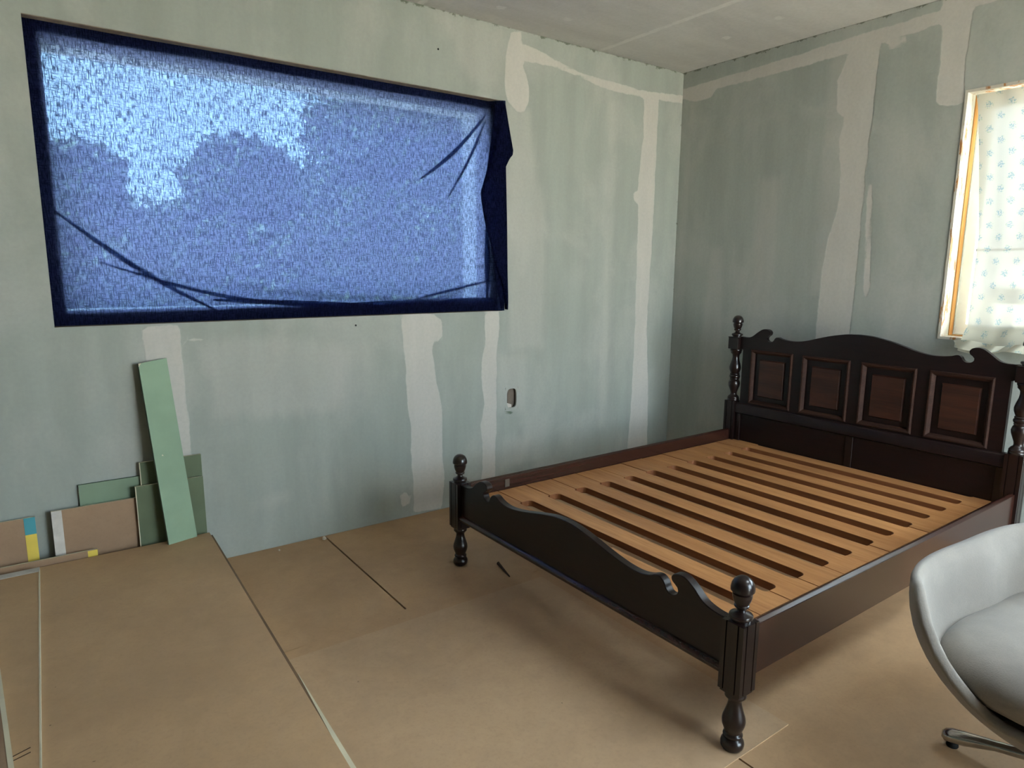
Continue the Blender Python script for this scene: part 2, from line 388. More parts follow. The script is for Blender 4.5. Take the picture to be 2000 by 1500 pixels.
def board_wall(name, axis, u0, u1, v0, v1, holes, ovals, hard, soft, lines, mat, step=0.025, thick=0.012):
    """flat board surface on plane axis=0 with rectangular openings, oval cut-outs and plaster fields on its vertices"""
    def grid(lo, hi, cuts):
        ks = sorted({lo, hi, *[c for c in cuts if lo < c < hi]}); out = []
        for a, b in zip(ks, ks[1:]):
            n = max(1, round((b-a)/step)); out += [a+(b-a)*i/n for i in range(n)]
        return np.array(out+[hi])
    rects = list(holes)+[o[:4] for o in ovals]
    U = grid(u0, u1, [c for r in rects for c in r[:2]]); V = grid(v0, v1, [c for r in rects for c in r[2:4]])
    nu, nv = len(U), len(V)
    pts = [(u, v, 0.0) for v in V for u in U]; faces = []
    for j in range(nv-1):
        for i in range(nu-1):
            cu, cv = (U[i]+U[i+1])/2, (V[j]+V[j+1])/2
            if any(r[0] < cu < r[1] and r[2] < cv < r[3] for r in rects): continue
            k = j*nu+i; faces.append((k, k+1, k+nu+1, k+nu))
    for (a, b, c, d, ru, rv) in ovals:
        mu, mv = (a+b)/2, (c+d)/2; n = 32; base = len(pts)
        for k in range(n):
            th = 2*math.pi*k/n; ct, st = math.cos(th), math.sin(th)
            m = max(abs(ct)/((b-a)/2), abs(st)/((d-c)/2)); pts.append((mu+ct/m, mv+st/m, 0))
        for k in range(n):
            th = 2*math.pi*k/n; ct, st = math.cos(th), math.sin(th)
            ex = 0.55
            pts.append((mu+ru*math.copysign(abs(ct)**ex, ct), mv+rv*math.copysign(abs(st)**ex, st), 0))
        for k in range(n): pts.append((pts[base+n+k][0], pts[base+n+k][1], thick))
        for k in range(n):
            j = (k+1) % n
            faces.append((base+k, base+j, base+n+j, base+n+k)); faces.append((base+n+k, base+n+j, base+2*n+j, base+2*n+k))
    P = np.array(pts); F = fields(P[:, :2], hard, soft, lines)
    def W(u, v, d):
        return {'y': (u, d, v), 'x': (d, u, v), 'z': (u, v, H+d)}[axis]
    me = bpy.data.meshes.new(name); me.from_pydata([W(*p) for p in pts], [], faces)
    at = me.attributes.new('sd', 'FLOAT_VECTOR', 'POINT'); at.data.foreach_set('vector', F.astype(np.float32).ravel())
    me.materials.append(mat); me.update()
    o = bpy.data.objects.new(name, me); COL.objects.link(o); o['kind'] = 'structure'
    return o

def ring(bm, axis, a0, a1, u0, u1, v0, v1, wl, wr, wb_, wt_, mi=0):
    """rectangular frame: outer rect u0..u1, v0..v1, widths left/right/bottom/top, depth a0..a1 along axis (0=x: u is y; 1=y: u is x)"""
    def bb(ua, ub, va, vb):
        if axis == 1: box(bm, ua, ub, a0, a1, va, vb, mi)
        else: box(bm, a0, a1, ua, ub, va, vb, mi)
    bb(u0, u0+wl, v0, v1); bb(u1-wr, u1, v0, v1); bb(u0+wl, u1-wr, v0, v0+wb_); bb(u0+wl, u1-wr, v1-wt_, v1)

# ------------------------------------------------------------------ room shell
XL, YF = -5.6, -5.0
WA = (-3.5955, -1.4548, 1.105, 2.2467)           # opening in the back wall: x0 x1 z0 z1
WB = (-4.40, -1.709, 1.0174, 2.187)              # opening in the right wall, its unseen bare end added for light: y0 y1 z0 z1
FD = (-2.1, -0.15, 0.04, 2.35)                      # invented glazed opening behind the viewer, added to bring in fill light
hardA = [
 [(-1.409,2.607),(-1.34,2.62),(-1.332,2.522),(-1.324,2.444),(-1.283,2.357),(-1.278,2.277),(-1.32,2.203),(-1.37,2.202),(-1.433,2.255),(-1.451,2.345),(-1.442,2.477)],
 [(-1.346,2.567),(-1.261,2.556),(-1.038,2.506),(-0.879,2.477),(-0.358,2.46),(0.023,2.488),(0.022,2.436),(-0.237,2.425),(-0.379,2.42),(-0.712,2.425),(-0.958,2.464),(-1.113,2.48),(-1.345,2.473)],
 [(-0.365,2.428),(-0.36,2.174),(-0.388,1.919),(-0.393,1.848),(-0.434,1.82),(-0.412,1.773),(-0.379,1.759),(-0.376,1.465),(-0.368,0.959),(-0.377,0.398),(-0.397,0.02),(-0.198,0.02),(-0.213,0.524),(-0.254,0.954),(-0.238,1.434),(-0.234,1.996),(-0.228,2.442)],
 [(-2.103,1.112),(-2.091,0.956),(-2.078,0.874),(-2.075,0.626),(-2.052,0.511),(-2.058,0.37),(-2.049,0.224),(-2.05,0.016),(-1.872,0.002),(-1.85,0.158),(-1.864,0.398),(-1.858,0.573),(-1.886,0.691),(-1.915,0.89),(-1.911,0.951),(-1.857,0.957),(-1.856,1.068),(-1.912,1.105)],
 [(-1.58,1.106),(-1.573,0.955),(-1.591,0.839),(-1.601,0.722),(-1.58,0.57),(-1.608,0.452),(-1.59,0.297),(-1.608,0.05),(-1.507,0.05),(-1.5,0.345),(-1.493,0.53),(-1.498,0.832),(-1.474,1.009),(-1.478,1.103)],
 [(-3.295,1.1),(-3.289,0.951),(-3.276,0.74),(-3.273,0.513),(-3.141,0.491),(-3.144,0.724),(-3.15,0.907),(-3.152,1.094)],
 [(-2.131,0.129),(-2.094,0.139),(-2.07,0.105),(-2.077,0.06),(-2.12,0.063)],
 [(-3.144,1.058),(-3.094,1.038),(-3.042,1.017),(-3.044,1.004),(-3.095,1.020),(-3.141,1.043)]]
softA = [
 [(-1.274,2.223),(-1.202,1.911),(-1.139,1.597),(-1.128,1.055),(-1.14,0.869),(-1.422,0.857),(-1.45,2.239)],
 [(-2.904,0.201),(-2.877,0.259),(-2.732,0.269),(-2.721,0.235),(-2.832,0.211)],
 [(-1.492,0.282),(-1.474,0.373),(-1.225,0.337),(-1.263,0.181),(-1.492,0.124)],
 [(-1.50,0.86),(-1.24,0.86),(-1.25,0.60),(-1.30,0.48),(-1.50,0.50)],
 [(-3.10,1.02),(-2.75,1.04),(-2.35,0.95),(-2.45,0.62),(-3.05,0.66)],
 [(-3.9,2.63),(-3.62,2.63),(-3.60,2.45),(-3.75,2.30),(-3.9,2.3)],
 [(-1.46,2.626),(-1.95,2.626),(-1.80,2.50),(-1.70,2.30),(-1.46,2.28)],
 [(-0.66,2.35),(-0.60,2.35),(-0.60,0.3),(-0.70,0.3),(-0.68,1.4)]]
hardB = [
 [(0.02,2.525),(-0.179,2.529),(-0.609,2.542),(-0.859,2.549),(-1.131,2.566),(-1.379,2.569),(-1.587,2.581),(-1.593,2.519),(-1.327,2.496),(-1.138,2.489),(-0.802,2.477),(-0.274,2.473),(-0.238,2.431),(-0.182,2.425),(-0.108,2.429),(0.02,2.47)],
 [(-1.142,2.531),(-1.072,2.359),(-1.08,2.205),(-1.13,2.157),(-1.112,2.046),(-1.14,1.804),(-1.126,1.647),(-1.093,1.521),(-1.074,1.334),(-1.069,1.076),(-1.073,0.5),(-1.266,0.5),(-1.269,1.306),(-1.272,1.567),(-1.267,1.874),(-1.281,2.171),(-1.282,2.403),(-1.289,2.519)],
 [(-1.287,1.80),(-1.312,1.80),(-1.350,1.264),(-1.338,1.205),(-1.320,1.222)],
 [(-1.56,2.623),(-1.628,2.603),(-1.647,2.464),(-1.68,2.321),(-1.711,2.133),(-1.619,2.131),(-1.582,2.157),(-1.581,2.32),(-1.575,2.483)],
 [(-1.323,2.458),(-1.333,2.487),(-1.412,2.487),(-1.418,2.466),(-1.378,2.452)],
 [(-1.62,2.30),(-1.60,2.62),(-1.95,2.62),(-1.95,2.56),(-1.70,2.55),(-1.69,2.20)]]
softB = [
 [(-0.053,2.433),(-0.116,2.422),(-0.083,0.948),(-0.051,0.137),(0.006,0.125)],
 [(-0.27,1.5),(-0.40,1.5),(-0.45,0.3),(-0.25,0.3)], [(-0.62,1.9),(-0.78,1.9),(-0.80,0.9),(-0.60,0.9)],
 [(-1.0,2.47),(-1.16,2.50),(-1.20,1.2),(-1.02,1.2)], [(-1.45,1.28),(-1.68,1.30),(-1.68,0.95),(-1.42,0.95)]]
softC = []
ceil_bands = [[(-0.777,0.006),(-0.743,0.006),(-0.733,-5.0),(-0.790,-5.0)], [(-1.98,0.006),(-1.95,0.006),(-1.95,-5.0),(-1.99,-5.0)]]
ceil_spots = [[(x-0.03, y-0.02), (x+0.025, y-0.028), (x+0.032, y+0.018), (x-0.02, y+0.024)] for x, y in
              [(-1.25,-0.28),(-1.28,-0.62),(-0.36,-0.6),(-0.4,-0.95),(-0.42,-1.3),(-1.62,-0.2),(-1.64,-0.55)]]

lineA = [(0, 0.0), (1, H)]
wall_a = board_wall('wall_back', 'y', XL, 0.0, 0.0, H, [WA], [(-1.432,-1.338,0.520,0.652,0.0345,0.058)], hardA, softA, lineA, MAT['wall_back'])
wall_b = board_wall('wall_right', 'x', YF, 0.0, 0.0, H, [WB], [], hardB, softB, lineA, MAT['wall_right'])
SK = (-1.8, -0.6, -3.9, -3.1)                    # made-up roof window out of view, lets more daylight into the room
ceil = board_wall('ceiling', 'z', XL, 0.0, YF, 0.0, [SK], [], ceil_bands+ceil_spots, softC, [(0, 99), (1, 99)], MAT['ceiling'])
struct(wall_a, 'grey-green plasterboard wall with pale joint plaster around the blue-curtained window')
struct(wall_b, 'grey-green plasterboard wall with pale joint plaster behind the headboard')
struct(ceil, 'pale grey plasterboard ceiling with a filled joint')
# solid cores behind the board faces (block daylight, give the openings their depth)
def core(parent, axis, lim_u, hole, depth0, depth1):
    bm = bmesh.new()
    ring(bm, axis, depth0, depth1, lim_u[0], lim_u[1], -0.1, H+0.1, hole[0]-lim_u[0], lim_u[1]-hole[1], hole[2]+0.1, H+0.1-hole[3])
    return obj('wall_core', bm, MAT['soffit'], parent)
bm = bmesh.new(); ring(bm, 1, 0.0125, 0.066, WA[0]-0.08, WA[1]+0.02, WA[2]-0.08, WA[3]+0.08, 0.08, 0.02, 0.08, 0.08); obj('lining', bm, MAT['soffit'], wall_a)
core(wall_a, 1, (XL-0.2, 0.2), (WA[0]-0.012, WA[1]+0.012, WA[2]-0.012, WA[3]+0.012), 0.0665, 0.10)
core(wall_b, 0, (YF-0.2, 0.0), WB, 0.0125, 0.10)
bm = bmesh.new(); box(bm, XL-0.2, XL, YF-0.2, 0.0, -0.1, H+0.1)
struct(obj('wall_left', bm, MAT['wall_back']))
bm = bmesh.new(); ring(bm, 1, YF-0.12, YF, XL, 0.2, 0.0, H, FD[0]-XL, 0.2-FD[1], FD[2], H-FD[3])
struct(obj('wall_front', bm, MAT['wall_back']))
bm = bmesh.new()
for a in ((XL-0.3, SK[0], YF-0.3, 0.3), (SK[1], 0.3, YF-0.3, 0.3), (SK[0], SK[1], YF-0.3, SK[2]), (SK[0], SK[1], SK[3], 0.3)): box(bm, *a, H+0.01, H+0.14)
obj('ceiling_core', bm, MAT['render'], ceil)
bm = bmesh.new()
for a in ((SK[0], SK[0]+0.05, SK[2], SK[3]), (SK[1]-0.05, SK[1], SK[2], SK[3]), (SK[0]+0.05, SK[1]-0.05, SK[2], SK[2]+0.05), (SK[0]+0.05, SK[1]-0.05, SK[3]-0.05, SK[3])): box(bm, *a, H+0.145, H+0.19)
w4 = struct(obj('added_roof_window', bm, MAT['frame_white']))
obj('pane', B(SK[0]+0.05, SK[1]-0.05, SK[2]+0.05, SK[3]-0.05, H+0.165, H+0.17), MAT['glass'], w4)
bm = bmesh.new(); ring(bm, 1, YF-0.09, YF-0.05, FD[0], FD[1], FD[2], FD[3], 0.06, 0.06, 0.06, 0.06)
w3 = struct(obj('added_front_window', bm, MAT['frame_white']))
obj('pane', B(FD[0]+0.06, FD[1]-0.06, YF-0.072, YF-0.068, FD[2]+0.06, FD[3]-0.06), MAT['glass'], w3)

# cut-out for a socket in the back wall
obj('back_box', B(-1.445, -1.33, 0.058, 0.066, 0.50, 0.67), MAT['rubber'], wall_a)
obj('stud', B(-1.398, -1.33, 0.024, 0.057, 0.48, 0.69), plain('stud_face', srgb(112, 100, 90), 0.9), wall_a)
bm = bmesh.new(); hexa(bm, [(-1.421, 0.004, 0.532), (-1.385, 0.003, 0.530), (-1.384, 0.004, 0.548), (-1.418, 0.003, 0.560)],
                       [(-1.421, 0.009, 0.532), (-1.385, 0.009, 0.530), (-1.384, 0.010, 0.546), (-1.418, 0.010, 0.558)])
obj('torn_paper', bm, MAT['white_tape'], wall_a)
for k, (x, z) in enumerate([(-1.440, 0.508), (-1.432, 0.503), (-1.436, 0.497)]):
    bm = bmesh.new(); prism(bm, [(x, z+0.004), (x+0.04, z-0.006), (x+0.058, z-0.002), (x+0.04, z-0.001)], 1, -0.0025, 0.001)
    obj('scuff', bm, MAT['green_edge'], wall_a)
for x, z in [(-3.094, 2.424), (-1.862, 2.437), (-2.35, 1.06)]:
    bm = bmesh.new()
    bmesh.ops.create_cone(bm, cap_ends=True, segments=10, radius1=0.005, radius2=0.005, depth=0.003,
                          matrix=Matrix.Translation((x, 0.0, z)) @ Matrix.Rotation(math.pi/2, 4, 'X'))
    obj('screw', bm, MAT['rubber'], wall_a)

# floor: hardboard sheets on a dark subfloor
fl = struct(obj('floor', B(XL, 0.0, YF, 0.0, -0.12, -0.010), MAT['subfloor']), 'floor of brown hardboard sheets with dark joints')
def sheet(pts, z0, z1, m, label=None):
    bm = bmesh.new(); prism(bm, pts, 2, z0, z1)
    o = obj('floor_sheet', bm, m, fl)
    if label: o['label'] = label
    return o
sheet([(-5.59, -0.937), (-2.564, -0.937), (-2.560, -0.003), (-5.59, -0.003)], -0.010, 0.0, MAT['sheet_floor'])
sheet([(-2.556, -0.937), (-0.003, -0.937), (-0.003, -0.006), (-2.552, -0.006)], -0.010, 0.0, MAT['sheet_floor'])
sheet([(-2.180, -4.99), (-0.003, -4.99), (-0.003, -0.941), (-2.180, -0.941)], -0.010, 0.0, MAT['sheet_floor'])
sheet([(-5.59, -4.99), (-2.186, -4.99), (-2.186, -0.941), (-5.59, -0.941)], -0.010, 0.0, MAT['sheet_floor'])
sheet([(-1.941, -2.198), (-1.941, -0.868), (-3.13, -0.951), (-3.13, -2.2)], 0.0, 0.0015, MAT['sheet_floor'])
sheet([(-1.941, -2.198), (-1.941, -1.000), (-3.13, -1.000), (-3.13, -2.2)], 0.0016, 0.0035, MAT['sheet_floor_b'], 'loose hardboard sheet laid over the floor under the bed foot')

# ------------------------------------------------------------------ window in the back wall (behind the blue cloth)
bm = bmesh.new()
ring(bm, 1, 0.067, 0.10, WA[0]-0.01, WA[1]+0.01, WA[2]-0.01, WA[3]+0.01, 0.0605, 0.072, 0.068, 0.058)
w1 = struct(obj('window_1', bm, MAT['frame_dark']))
bm = bmesh.new(); ring(bm, 1, 0.10, 0.335, WA[0]-0.05, WA[1]+0.05, WA[2]-0.05, WA[3]+0.05, 0.0965, 0.108, 0.104, 0.094)
obj('outer_reveal', bm, MAT['render'], w1)
obj('pane', B(WA[0]+0.047, WA[1]-0.058, 0.185, 0.190, WA[2]+0.054, WA[3]-0.044), MAT['glass'], w1)
# ------------------------------------------------------------------ window in the right wall (behind the printed curtain)
bm = bmesh.new(); ring(bm, 0, -0.004, 0.085, WB[0], WB[1], WB[2], WB[3], 0.012, 0.012, 0.012, 0.012)
w2 = struct(obj('window_2', bm, MAT['flaky']))
w2['label'] = 'unfinished window recess with flaking white paint'
bm = bmesh.new(); ring(bm, 0, 0.085, 0.125, WB[0]-0.02, WB[1]+0.02, WB[2]-0.02, WB[3]+0.02, 0.036, 0.036, 0.036, 0.036)
obj('wood_liner', bm, MAT['raw_wood'], w2)
bm = bmesh.new(); ring(bm, 0, 0.125, 0.139, WB[0]-0.02, WB[1]+0.02, WB[2]-0.02, WB[3]+0.02, 0.040, 0.040, 0.040, 0.040)
obj('window_frame', bm, MAT['frame_grey'], w2)
bm = bmesh.new(); ring(bm, 0, 0.139, 0.185, WB[0]+0.02, WB[1]-0.02, WB[2]+0.02, WB[3]-0.02, 0.045, 0.045, 0.05, 0.045)
box(bm, 0.150, 0.185, -2.98, -2.93, WB[2]+0.07, WB[3]-0.065)
sash = obj('sash', bm, MAT['frame_white'], w2)
obj('glazing_bar', B(0.160, 0.172, -2.93, WB[1]-0.065, 1.447, 1.459), MAT['frame_dark'], w2)
obj('pane', B(0.166, 0.170, -2.93, WB[1]-0.065, WB[2]+0.07, WB[3]-0.065), MAT['glass'], w2)
obj('pane', B(0.166, 0.170, WB[0]+0.065, -2.98, WB[2]+0.07, WB[3]-0.065), MAT['glass'], w2)

# ------------------------------------------------------------------ blue cloth
def ridge(P, a, b, wdt, h):
    a = np.array(a); b = np.array(b); e_ = b-a; t_ = np.clip(((P-a)@e_)/(e_@e_), 0, 1)
    d = np.linalg.norm(P-a-t_[:, None]*e_, axis=1)
    return h*np.exp(-(d/wdt)**2)*np.sin(np.pi*np.clip(t_, 0.02, 0.98))**0.5
def cloth_depth(X, Z):
    P = np.stack([X, Z], 1)
    u = (X-WA[0])/(WA[1]-WA[0]); v = (Z-WA[2])/(WA[3]-WA[2])
    d = 0.052+0.010*np.sin(np.pi*np.clip(u, 0, 1))*np.sin(np.pi*np.clip(v, 0, 1))
    d += 0.003*np.sin(9*X+4*Z)*np.sin(5*Z-2*X)
    for a, b, w_, h in FOLDS: d -= ridge(P, a, b, w_, h)
    # right edge comes out of the recess over the wall
    k = np.clip((u-0.965)/0.035, 0, 1); k = k*k*(3-2*k)
    d = d*(1-k)+(-0.012)*k
    return d
FOLDS = [((-3.56, 1.55), (-2.95, 1.16), 0.020, 0.016), ((-3.52, 1.50), (-3.05, 1.17), 0.014, 0.010), ((-3.57, 1.40), (-3.2, 1.15), 0.018, 0.010),
         ((-3.40, 1.34), (-2.35, 1.155), 0.018, 0.016), ((-3.0, 1.24), (-1.9, 1.15), 0.014, 0.012), ((-2.6, 1.19), (-1.55, 1.16), 0.012, 0.014),
         ((-1.52, 2.18), (-2.05, 1.72), 0.022, 0.012), ((-1.53, 2.10), (-1.85, 1.66), 0.020, 0.010), ((-1.50, 2.0), (-1.72, 1.62), 0.018, 0.008),
         ((-1.95, 1.14), (-1.50, 1.26), 0.016, 0.014), ((-3.57, 1.62), (-3.2, 1.78), 0.02, 0.006)]
def cloth_mesh(name, pts_uv, nu, nv, mat, parent=None, smooth=True):
    me = bpy.data.meshes.new(name)
    off = Vector((0, 0, 0)) if parent is None else wloc(parent)
    me.from_pydata([tuple(Vector(p)-off) for p in pts_uv], [], [(j*nu+i, j*nu+i+1, (j+1)*nu+i+1, (j+1)*nu+i) for j in range(nv-1) for i in range(nu-1)])
    me.materials.append(mat)
    if smooth:
        for p in me.polygons: p.use_smooth = True
    o = bpy.data.objects.new(name, me); COL.objects.link(o)
    if parent is not None: o.parent = parent
    return o
blue = thing('blue_curtain', 'thin navy blue cloth tacked over the wide window of the back wall', 'curtain', (-2.525, 0.02, WA[2]))
nu, nv = 150, 90
us = np.linspace(WA[0]+0.001, WA[1]+0.004, nu); vs = np.linspace(WA[2]+0.002, WA[3]-0.001, nv)
X, Z = np.meshgrid(us, vs); X = X.ravel(); Z = Z.ravel()
Y = cloth_depth(X, Z)
cloth_mesh('cloth', np.stack([X, Y, Z], 1), nu, nv, MAT['blue_cloth'], blue)
# second layers where the cloth is gathered: narrow tucks lying behind the main sheet
def tuck(name, a, b, wdt, off=0.006, n=14, bow=0.0):
    a = np.array(a); b = np.array(b); e_ = (b-a)/np.linalg.norm(b-a); nn = np.array((-e_[1], e_[0]))
    rows = []
    for s in (-1, -0.33, 0.33, 1):
        for i in range(n):
            t_ = i/(n-1); wv = wdt*math.sin(math.pi*(0.06+0.88*t_))**0.7
            p = a+(b-a)*t_+nn*(s*wv*0.5)+np.array((0, -1))*bow*math.sin(math.pi*t_)
            x = min(max(p[0], WA[0]+0.003), WA[1]-0.004); z = min(max(p[1], WA[2]+0.004), WA[3]-0.004)
            y = cloth_depth(np.array([x]), np.array([z]))[0]
            rows.append((x, y+off+0.003*(1-s*s), z))
    return cloth_mesh(name, rows, n, 4, MAT['blue_cloth'], blue)
for a in [((-3.56, 1.56), (-2.98, 1.15), 0.022, 0.006, 14, 0.03), ((-3.42, 1.36), (-2.45, 1.165), 0.018, 0.006, 14, 0.05), ((-3.0, 1.20), (-2.0, 1.135), 0.030, 0.006, 14, 0.0),
          ((-3.3, 1.135), (-2.5, 1.125), 0.040, 0.008, 14, 0.0), ((-2.6, 1.15), (-1.50, 1.17), 0.060, 0.006, 16, 0.01), ((-2.35, 1.125), (-1.47, 1.13), 0.05, 0.009, 16, 0.0), ((-2.2, 1.15), (-1.5, 1.15), 0.05, 0.012, 16, 0.0),
          ((-1.53, 2.18), (-1.95, 1.80), 0.024, 0.006, 12, 0.03), ((-1.54, 2.14), (-1.78, 1.72), 0.018, 0.006, 12, 0.02),
          ((-1.53, 1.18), (-1.53, 1.60), 0.03, 0.006, 12, 0.0), ((-2.0, 1.18), (-1.49, 1.28), 0.016, 0.007, 12, 0.0)]:
    tuck('fold', *a)
# free right edge folded back: a double layer hanging outside the recess
def flap(name, outline_in, outline_out, y_in, y_out, n=30, m=7, bulge=0.02):
    def lerp(pl, t_):
        pl = np.array(pl); d = np.r_[0, np.cumsum(np.linalg.norm(np.diff(pl, axis=0), axis=1))]; s = t_*d[-1]
        return np.array([np.interp(s, d, pl[:, 0]), np.interp(s, d, pl[:, 1])])
    rows = []
    for i in range(n):
        a = lerp(outline_in, i/(n-1)); b = lerp(outline_out, i/(n-1))
        for j in range(m):
            s = j/(m-1); p = a+(b-a)*s
            rows.append((p[0], y_in+(y_out-y_in)*s-bulge*math.sin(math.pi*s)*(0.6+0.4*math.sin(i*0.5)), p[1]))
    o = cloth_mesh(name, rows, m, n, MAT['blue_cloth'], blue)
    sm = o.modifiers.new('thick', 'SOLIDIFY'); sm.thickness = 0.002; sm.offset = 0
    return o
inner = [(-1.525, 2.215), (-1.545, 2.05), (-1.575, 1.87), (-1.618, 1.745), (-1.592, 1.61), (-1.555, 1.496), (-1.510, 1.36), (-1.462, 1.24), (-1.449, 1.115)]
outer = [(-1.472, 2.235), (-1.443, 2.118), (-1.410, 1.968), (-1.452, 1.905), (-1.449, 1.80), (-1.441, 1.556), (-1.437, 1.35), (-1.433, 1.20), (-1.440, 1.113)]
flap('fold', inner, outer, -0.016, -0.020)
flap('fold', [(-1.515, 2.21), (-1.52, 2.0), (-1.53, 1.8), (-1.535, 1.6), (-1.52, 1.4), (-1.50, 1.25), (-1.47, 1.12)],
     [(-1.470, 2.235), (-1.462, 2.0), (-1.458, 1.8), (-1.455, 1.6), (-1.452, 1.4), (-1.452, 1.25), (-1.455, 1.12)], -0.004, -0.008, bulge=0.004)
flap('fold', [(-1.50, 2.19), (-1.535, 2.0), (-1.56, 1.90), (-1.60, 1.80)], [(-1.468, 2.22), (-1.436, 2.08), (-1.409, 1.972), (-1.47, 1.905)], -0.030, -0.034, 14, 6, 0.015)

# ------------------------------------------------------------------ printed curtain
def printed_curtain():
    t = thing('printed_curtain', 'pale curtain with small blue flower print hanging over the right wall window', 'curtain', (0.03, -2.1, WB[2]))
    nu, nv = 110, 90; rows = []; uv = []
    for j in range(nv):
        v = j/(nv-1)                                   # 0 bottom .. 1 top
        for i in range(nu):
            u = i/(nu-1)
            yl = -1.742-0.080*min(1, (1-v)/0.55)**0.8; yr = -2.45
            y = yl+(yr-yl)*u
            z = 0.985+(2.166-0.985)*v-0.05*(1-v)**6*math.sin(u*9+0.5)*0.5
            x = 0.034+0.006*math.sin(13*u+2*v)*(1-0.8*v)+0.002*math.sin(37*u-3*v)
            if v < 0.09: x -= 0.085*((0.09-v)/0.09)**0.7      # the hem lies out over the sill
            rows.append((x, y, z)); uv.append((u*0.72, v*1.18, 0))
    o = cloth_mesh('cloth', rows, nu, nv, MAT['print'], t)
    at = o.data.attributes.new('cloth', 'FLOAT_VECTOR', 'POINT'); at.data.foreach_set('vector', np.array(uv, np.float32).ravel())
    # gathered hem
    rows = []; uv = []
    for i in range(60):
        u = i/59; y = -1.80-0.66*u
        for j in range(6):
            s = j/5
            rows.append((-0.048-0.012*s+0.010*math.sin(40*u+3*s), y-0.01*s, 1.018-0.038*s+0.008*math.sin(17*u+2*s)))
            uv.append((u*0.72, s*0.05+0.03, 0))
    h = cloth_mesh('hem', rows, 6, 60, MAT['print'], t)
    at = h.data.attributes.new('cloth', 'FLOAT_VECTOR', 'POINT'); at.data.foreach_set('vector', np.array(uv, np.float32).ravel())
printed_curtain()

# ------------------------------------------------------------------ the bed
BF, HX, Y1, Y2, YC = -2.165, -0.199, -2.161, -0.684, -1.4225
bed = thing('bed_frame', 'dark lacquered double bed frame with turned posts and bare golden slats', 'bed', (-1.18, YC, 0))
FINIAL = [(0.004, 0.129), (0.014, 0.1265), (0.024, 0.119), (0.030, 0.108), (0.0328, 0.096), (0.0325, 0.088), (0.031, 0.086), (0.024, 0.0845), (0.0235, 0.081), (0.0270, 0.079),
          (0.0268, 0.070), (0.0235, 0.058), (0.019, 0.049), (0.0185, 0.0475), (0.0205, 0.0455), (0.021, 0.0425), (0.019, 0.039), (0.0125, 0.036), (0.0115, 0.032), (0.0135, 0.027),
          (0.022, 0.0215), (0.031, 0.0185), (0.0325, 0.016), (0.0325, 0.010), (0.030, 0.008), (0.027, 0.005), (0.027, 0.0)]
LEG = [(0.027, 0.183), (0.030, 0.175), (0.030, 0.168), (0.0245, 0.163), (0.0195, 0.156), (0.0185, 0.150), (0.020, 0.140), (0.025, 0.122), (0.0310, 0.104), (0.0330, 0.092), (0.0318, 0.080),
       (0.026, 0.064), (0.0218, 0.056), (0.0225, 0.054), (0.0268, 0.0515), (0.0280, 0.047), (0.0262, 0.0435), (0.0235, 0.041), (0.0265, 0.038), (0.0315, 0.030), (0.0332, 0.022), (0.0318, 0.012), (0.026, 0.004), (0.020, 0.0)]
SPIN = [(0.031, 0.876), (0.0345, 0.872), (0.0345, 0.864), (0.031, 0.860), (0.0315, 0.852), (0.026, 0.846), (0.0205, 0.838), (0.0195, 0.825), (0.022, 0.806), (0.0295, 0.784), (0.0345, 0.764), (0.0335, 0.750), (0.0275, 0.733),
        (0.0245, 0.727), (0.0285, 0.724), (0.0290, 0.720), (0.0265, 0.717), (0.0310, 0.713), (0.0320, 0.706), (0.0300, 0.699), (0.0262, 0.697), (0.0285, 0.693), (0.0270, 0.688), (0.0255, 0.686),
        (0.0305, 0.680), (0.0345, 0.664), (0.0325, 0.648), (0.0255, 0.628), (0.0195, 0.612), (0.0180, 0.602), (0.0195, 0.594), (0.0275, 0.588), (0.0330, 0.580), (0.0345, 0.574), (0.0330, 0.570), (0.0350, 0.567), (0.0350, 0.558), (0.033, 0.556)]
def fluted(w, g=0.0045, dpt=0.004, off=0.019):
    h = w/2; side = [(-h, -h), (-off-g/2, -h), (-off-g/4, -h+dpt), (-off+g/4, -h+dpt), (-off+g/2, -h), (off-g/2, -h), (off-g/4, -h+dpt), (off+g/4, -h+dpt), (off+g/2, -h)]
    out = []
    for k in range(4):
        c, s = round(math.cos(k*math.pi/2)), round(math.sin(k*math.pi/2))
        out += [(x*c-y*s, x*s+y*c) for x, y in side]
    return out
def foot_post(y, zb):
    bm = bmesh.new(); p = [(BF+a, y+b) for a, b in fluted(0.071)]
    prism(bm, p, 2, 0.190, 0.397)
    box(bm, BF-0.031, BF+0.031, y-0.031, y+0.031, 0.182, 0.190)
    o = auto_smooth(obj('post', bm, MAT['bed_z'], bed), 25)
    bm = bmesh.new(); lathe(bm, [(r, z+0.397) for r, z in FINIAL], BF, y); auto_smooth(obj('finial', bm, MAT['bed_z'], o), 32)
    bm = bmesh.new(); lathe(bm, [(r, max(z, zb)) for r, z in LEG], BF, y); auto_smooth(obj('turned_leg', bm, MAT['bed_z'], o), 50)
foot_post(Y1, 0.0037); foot_post(Y2, 0.0)
def head_post(y):
    bm = bmesh.new(); p = [(HX+a, y+b) for a, b in fluted(0.070)]
    prism(bm, p, 2, 0.0, 0.558)
    o = auto_smooth(obj('post', bm, MAT['bed_z'], bed), 25)
    bm = bmesh.new(); box(bm, HX-0.035, HX+0.035, y-0.035, y+0.035, 0.876, 0.947); box(bm, HX-0.037, HX+0.037, y-0.037, y+0.037, 0.944, 0.949)
    bevel(obj('post_block', bm, MAT['bed_z'], o), 0.002, 1)
    bm = bmesh.new(); lathe(bm, SPIN, HX, y); auto_smooth(obj('spindle', bm, MAT['bed_z'], o), 50)
    bm = bmesh.new(); lathe(bm, [(r, z+0.9485) for r, z in FINIAL], HX, y); auto_smooth(obj('finial', bm, MAT['bed_z'], o), 32)
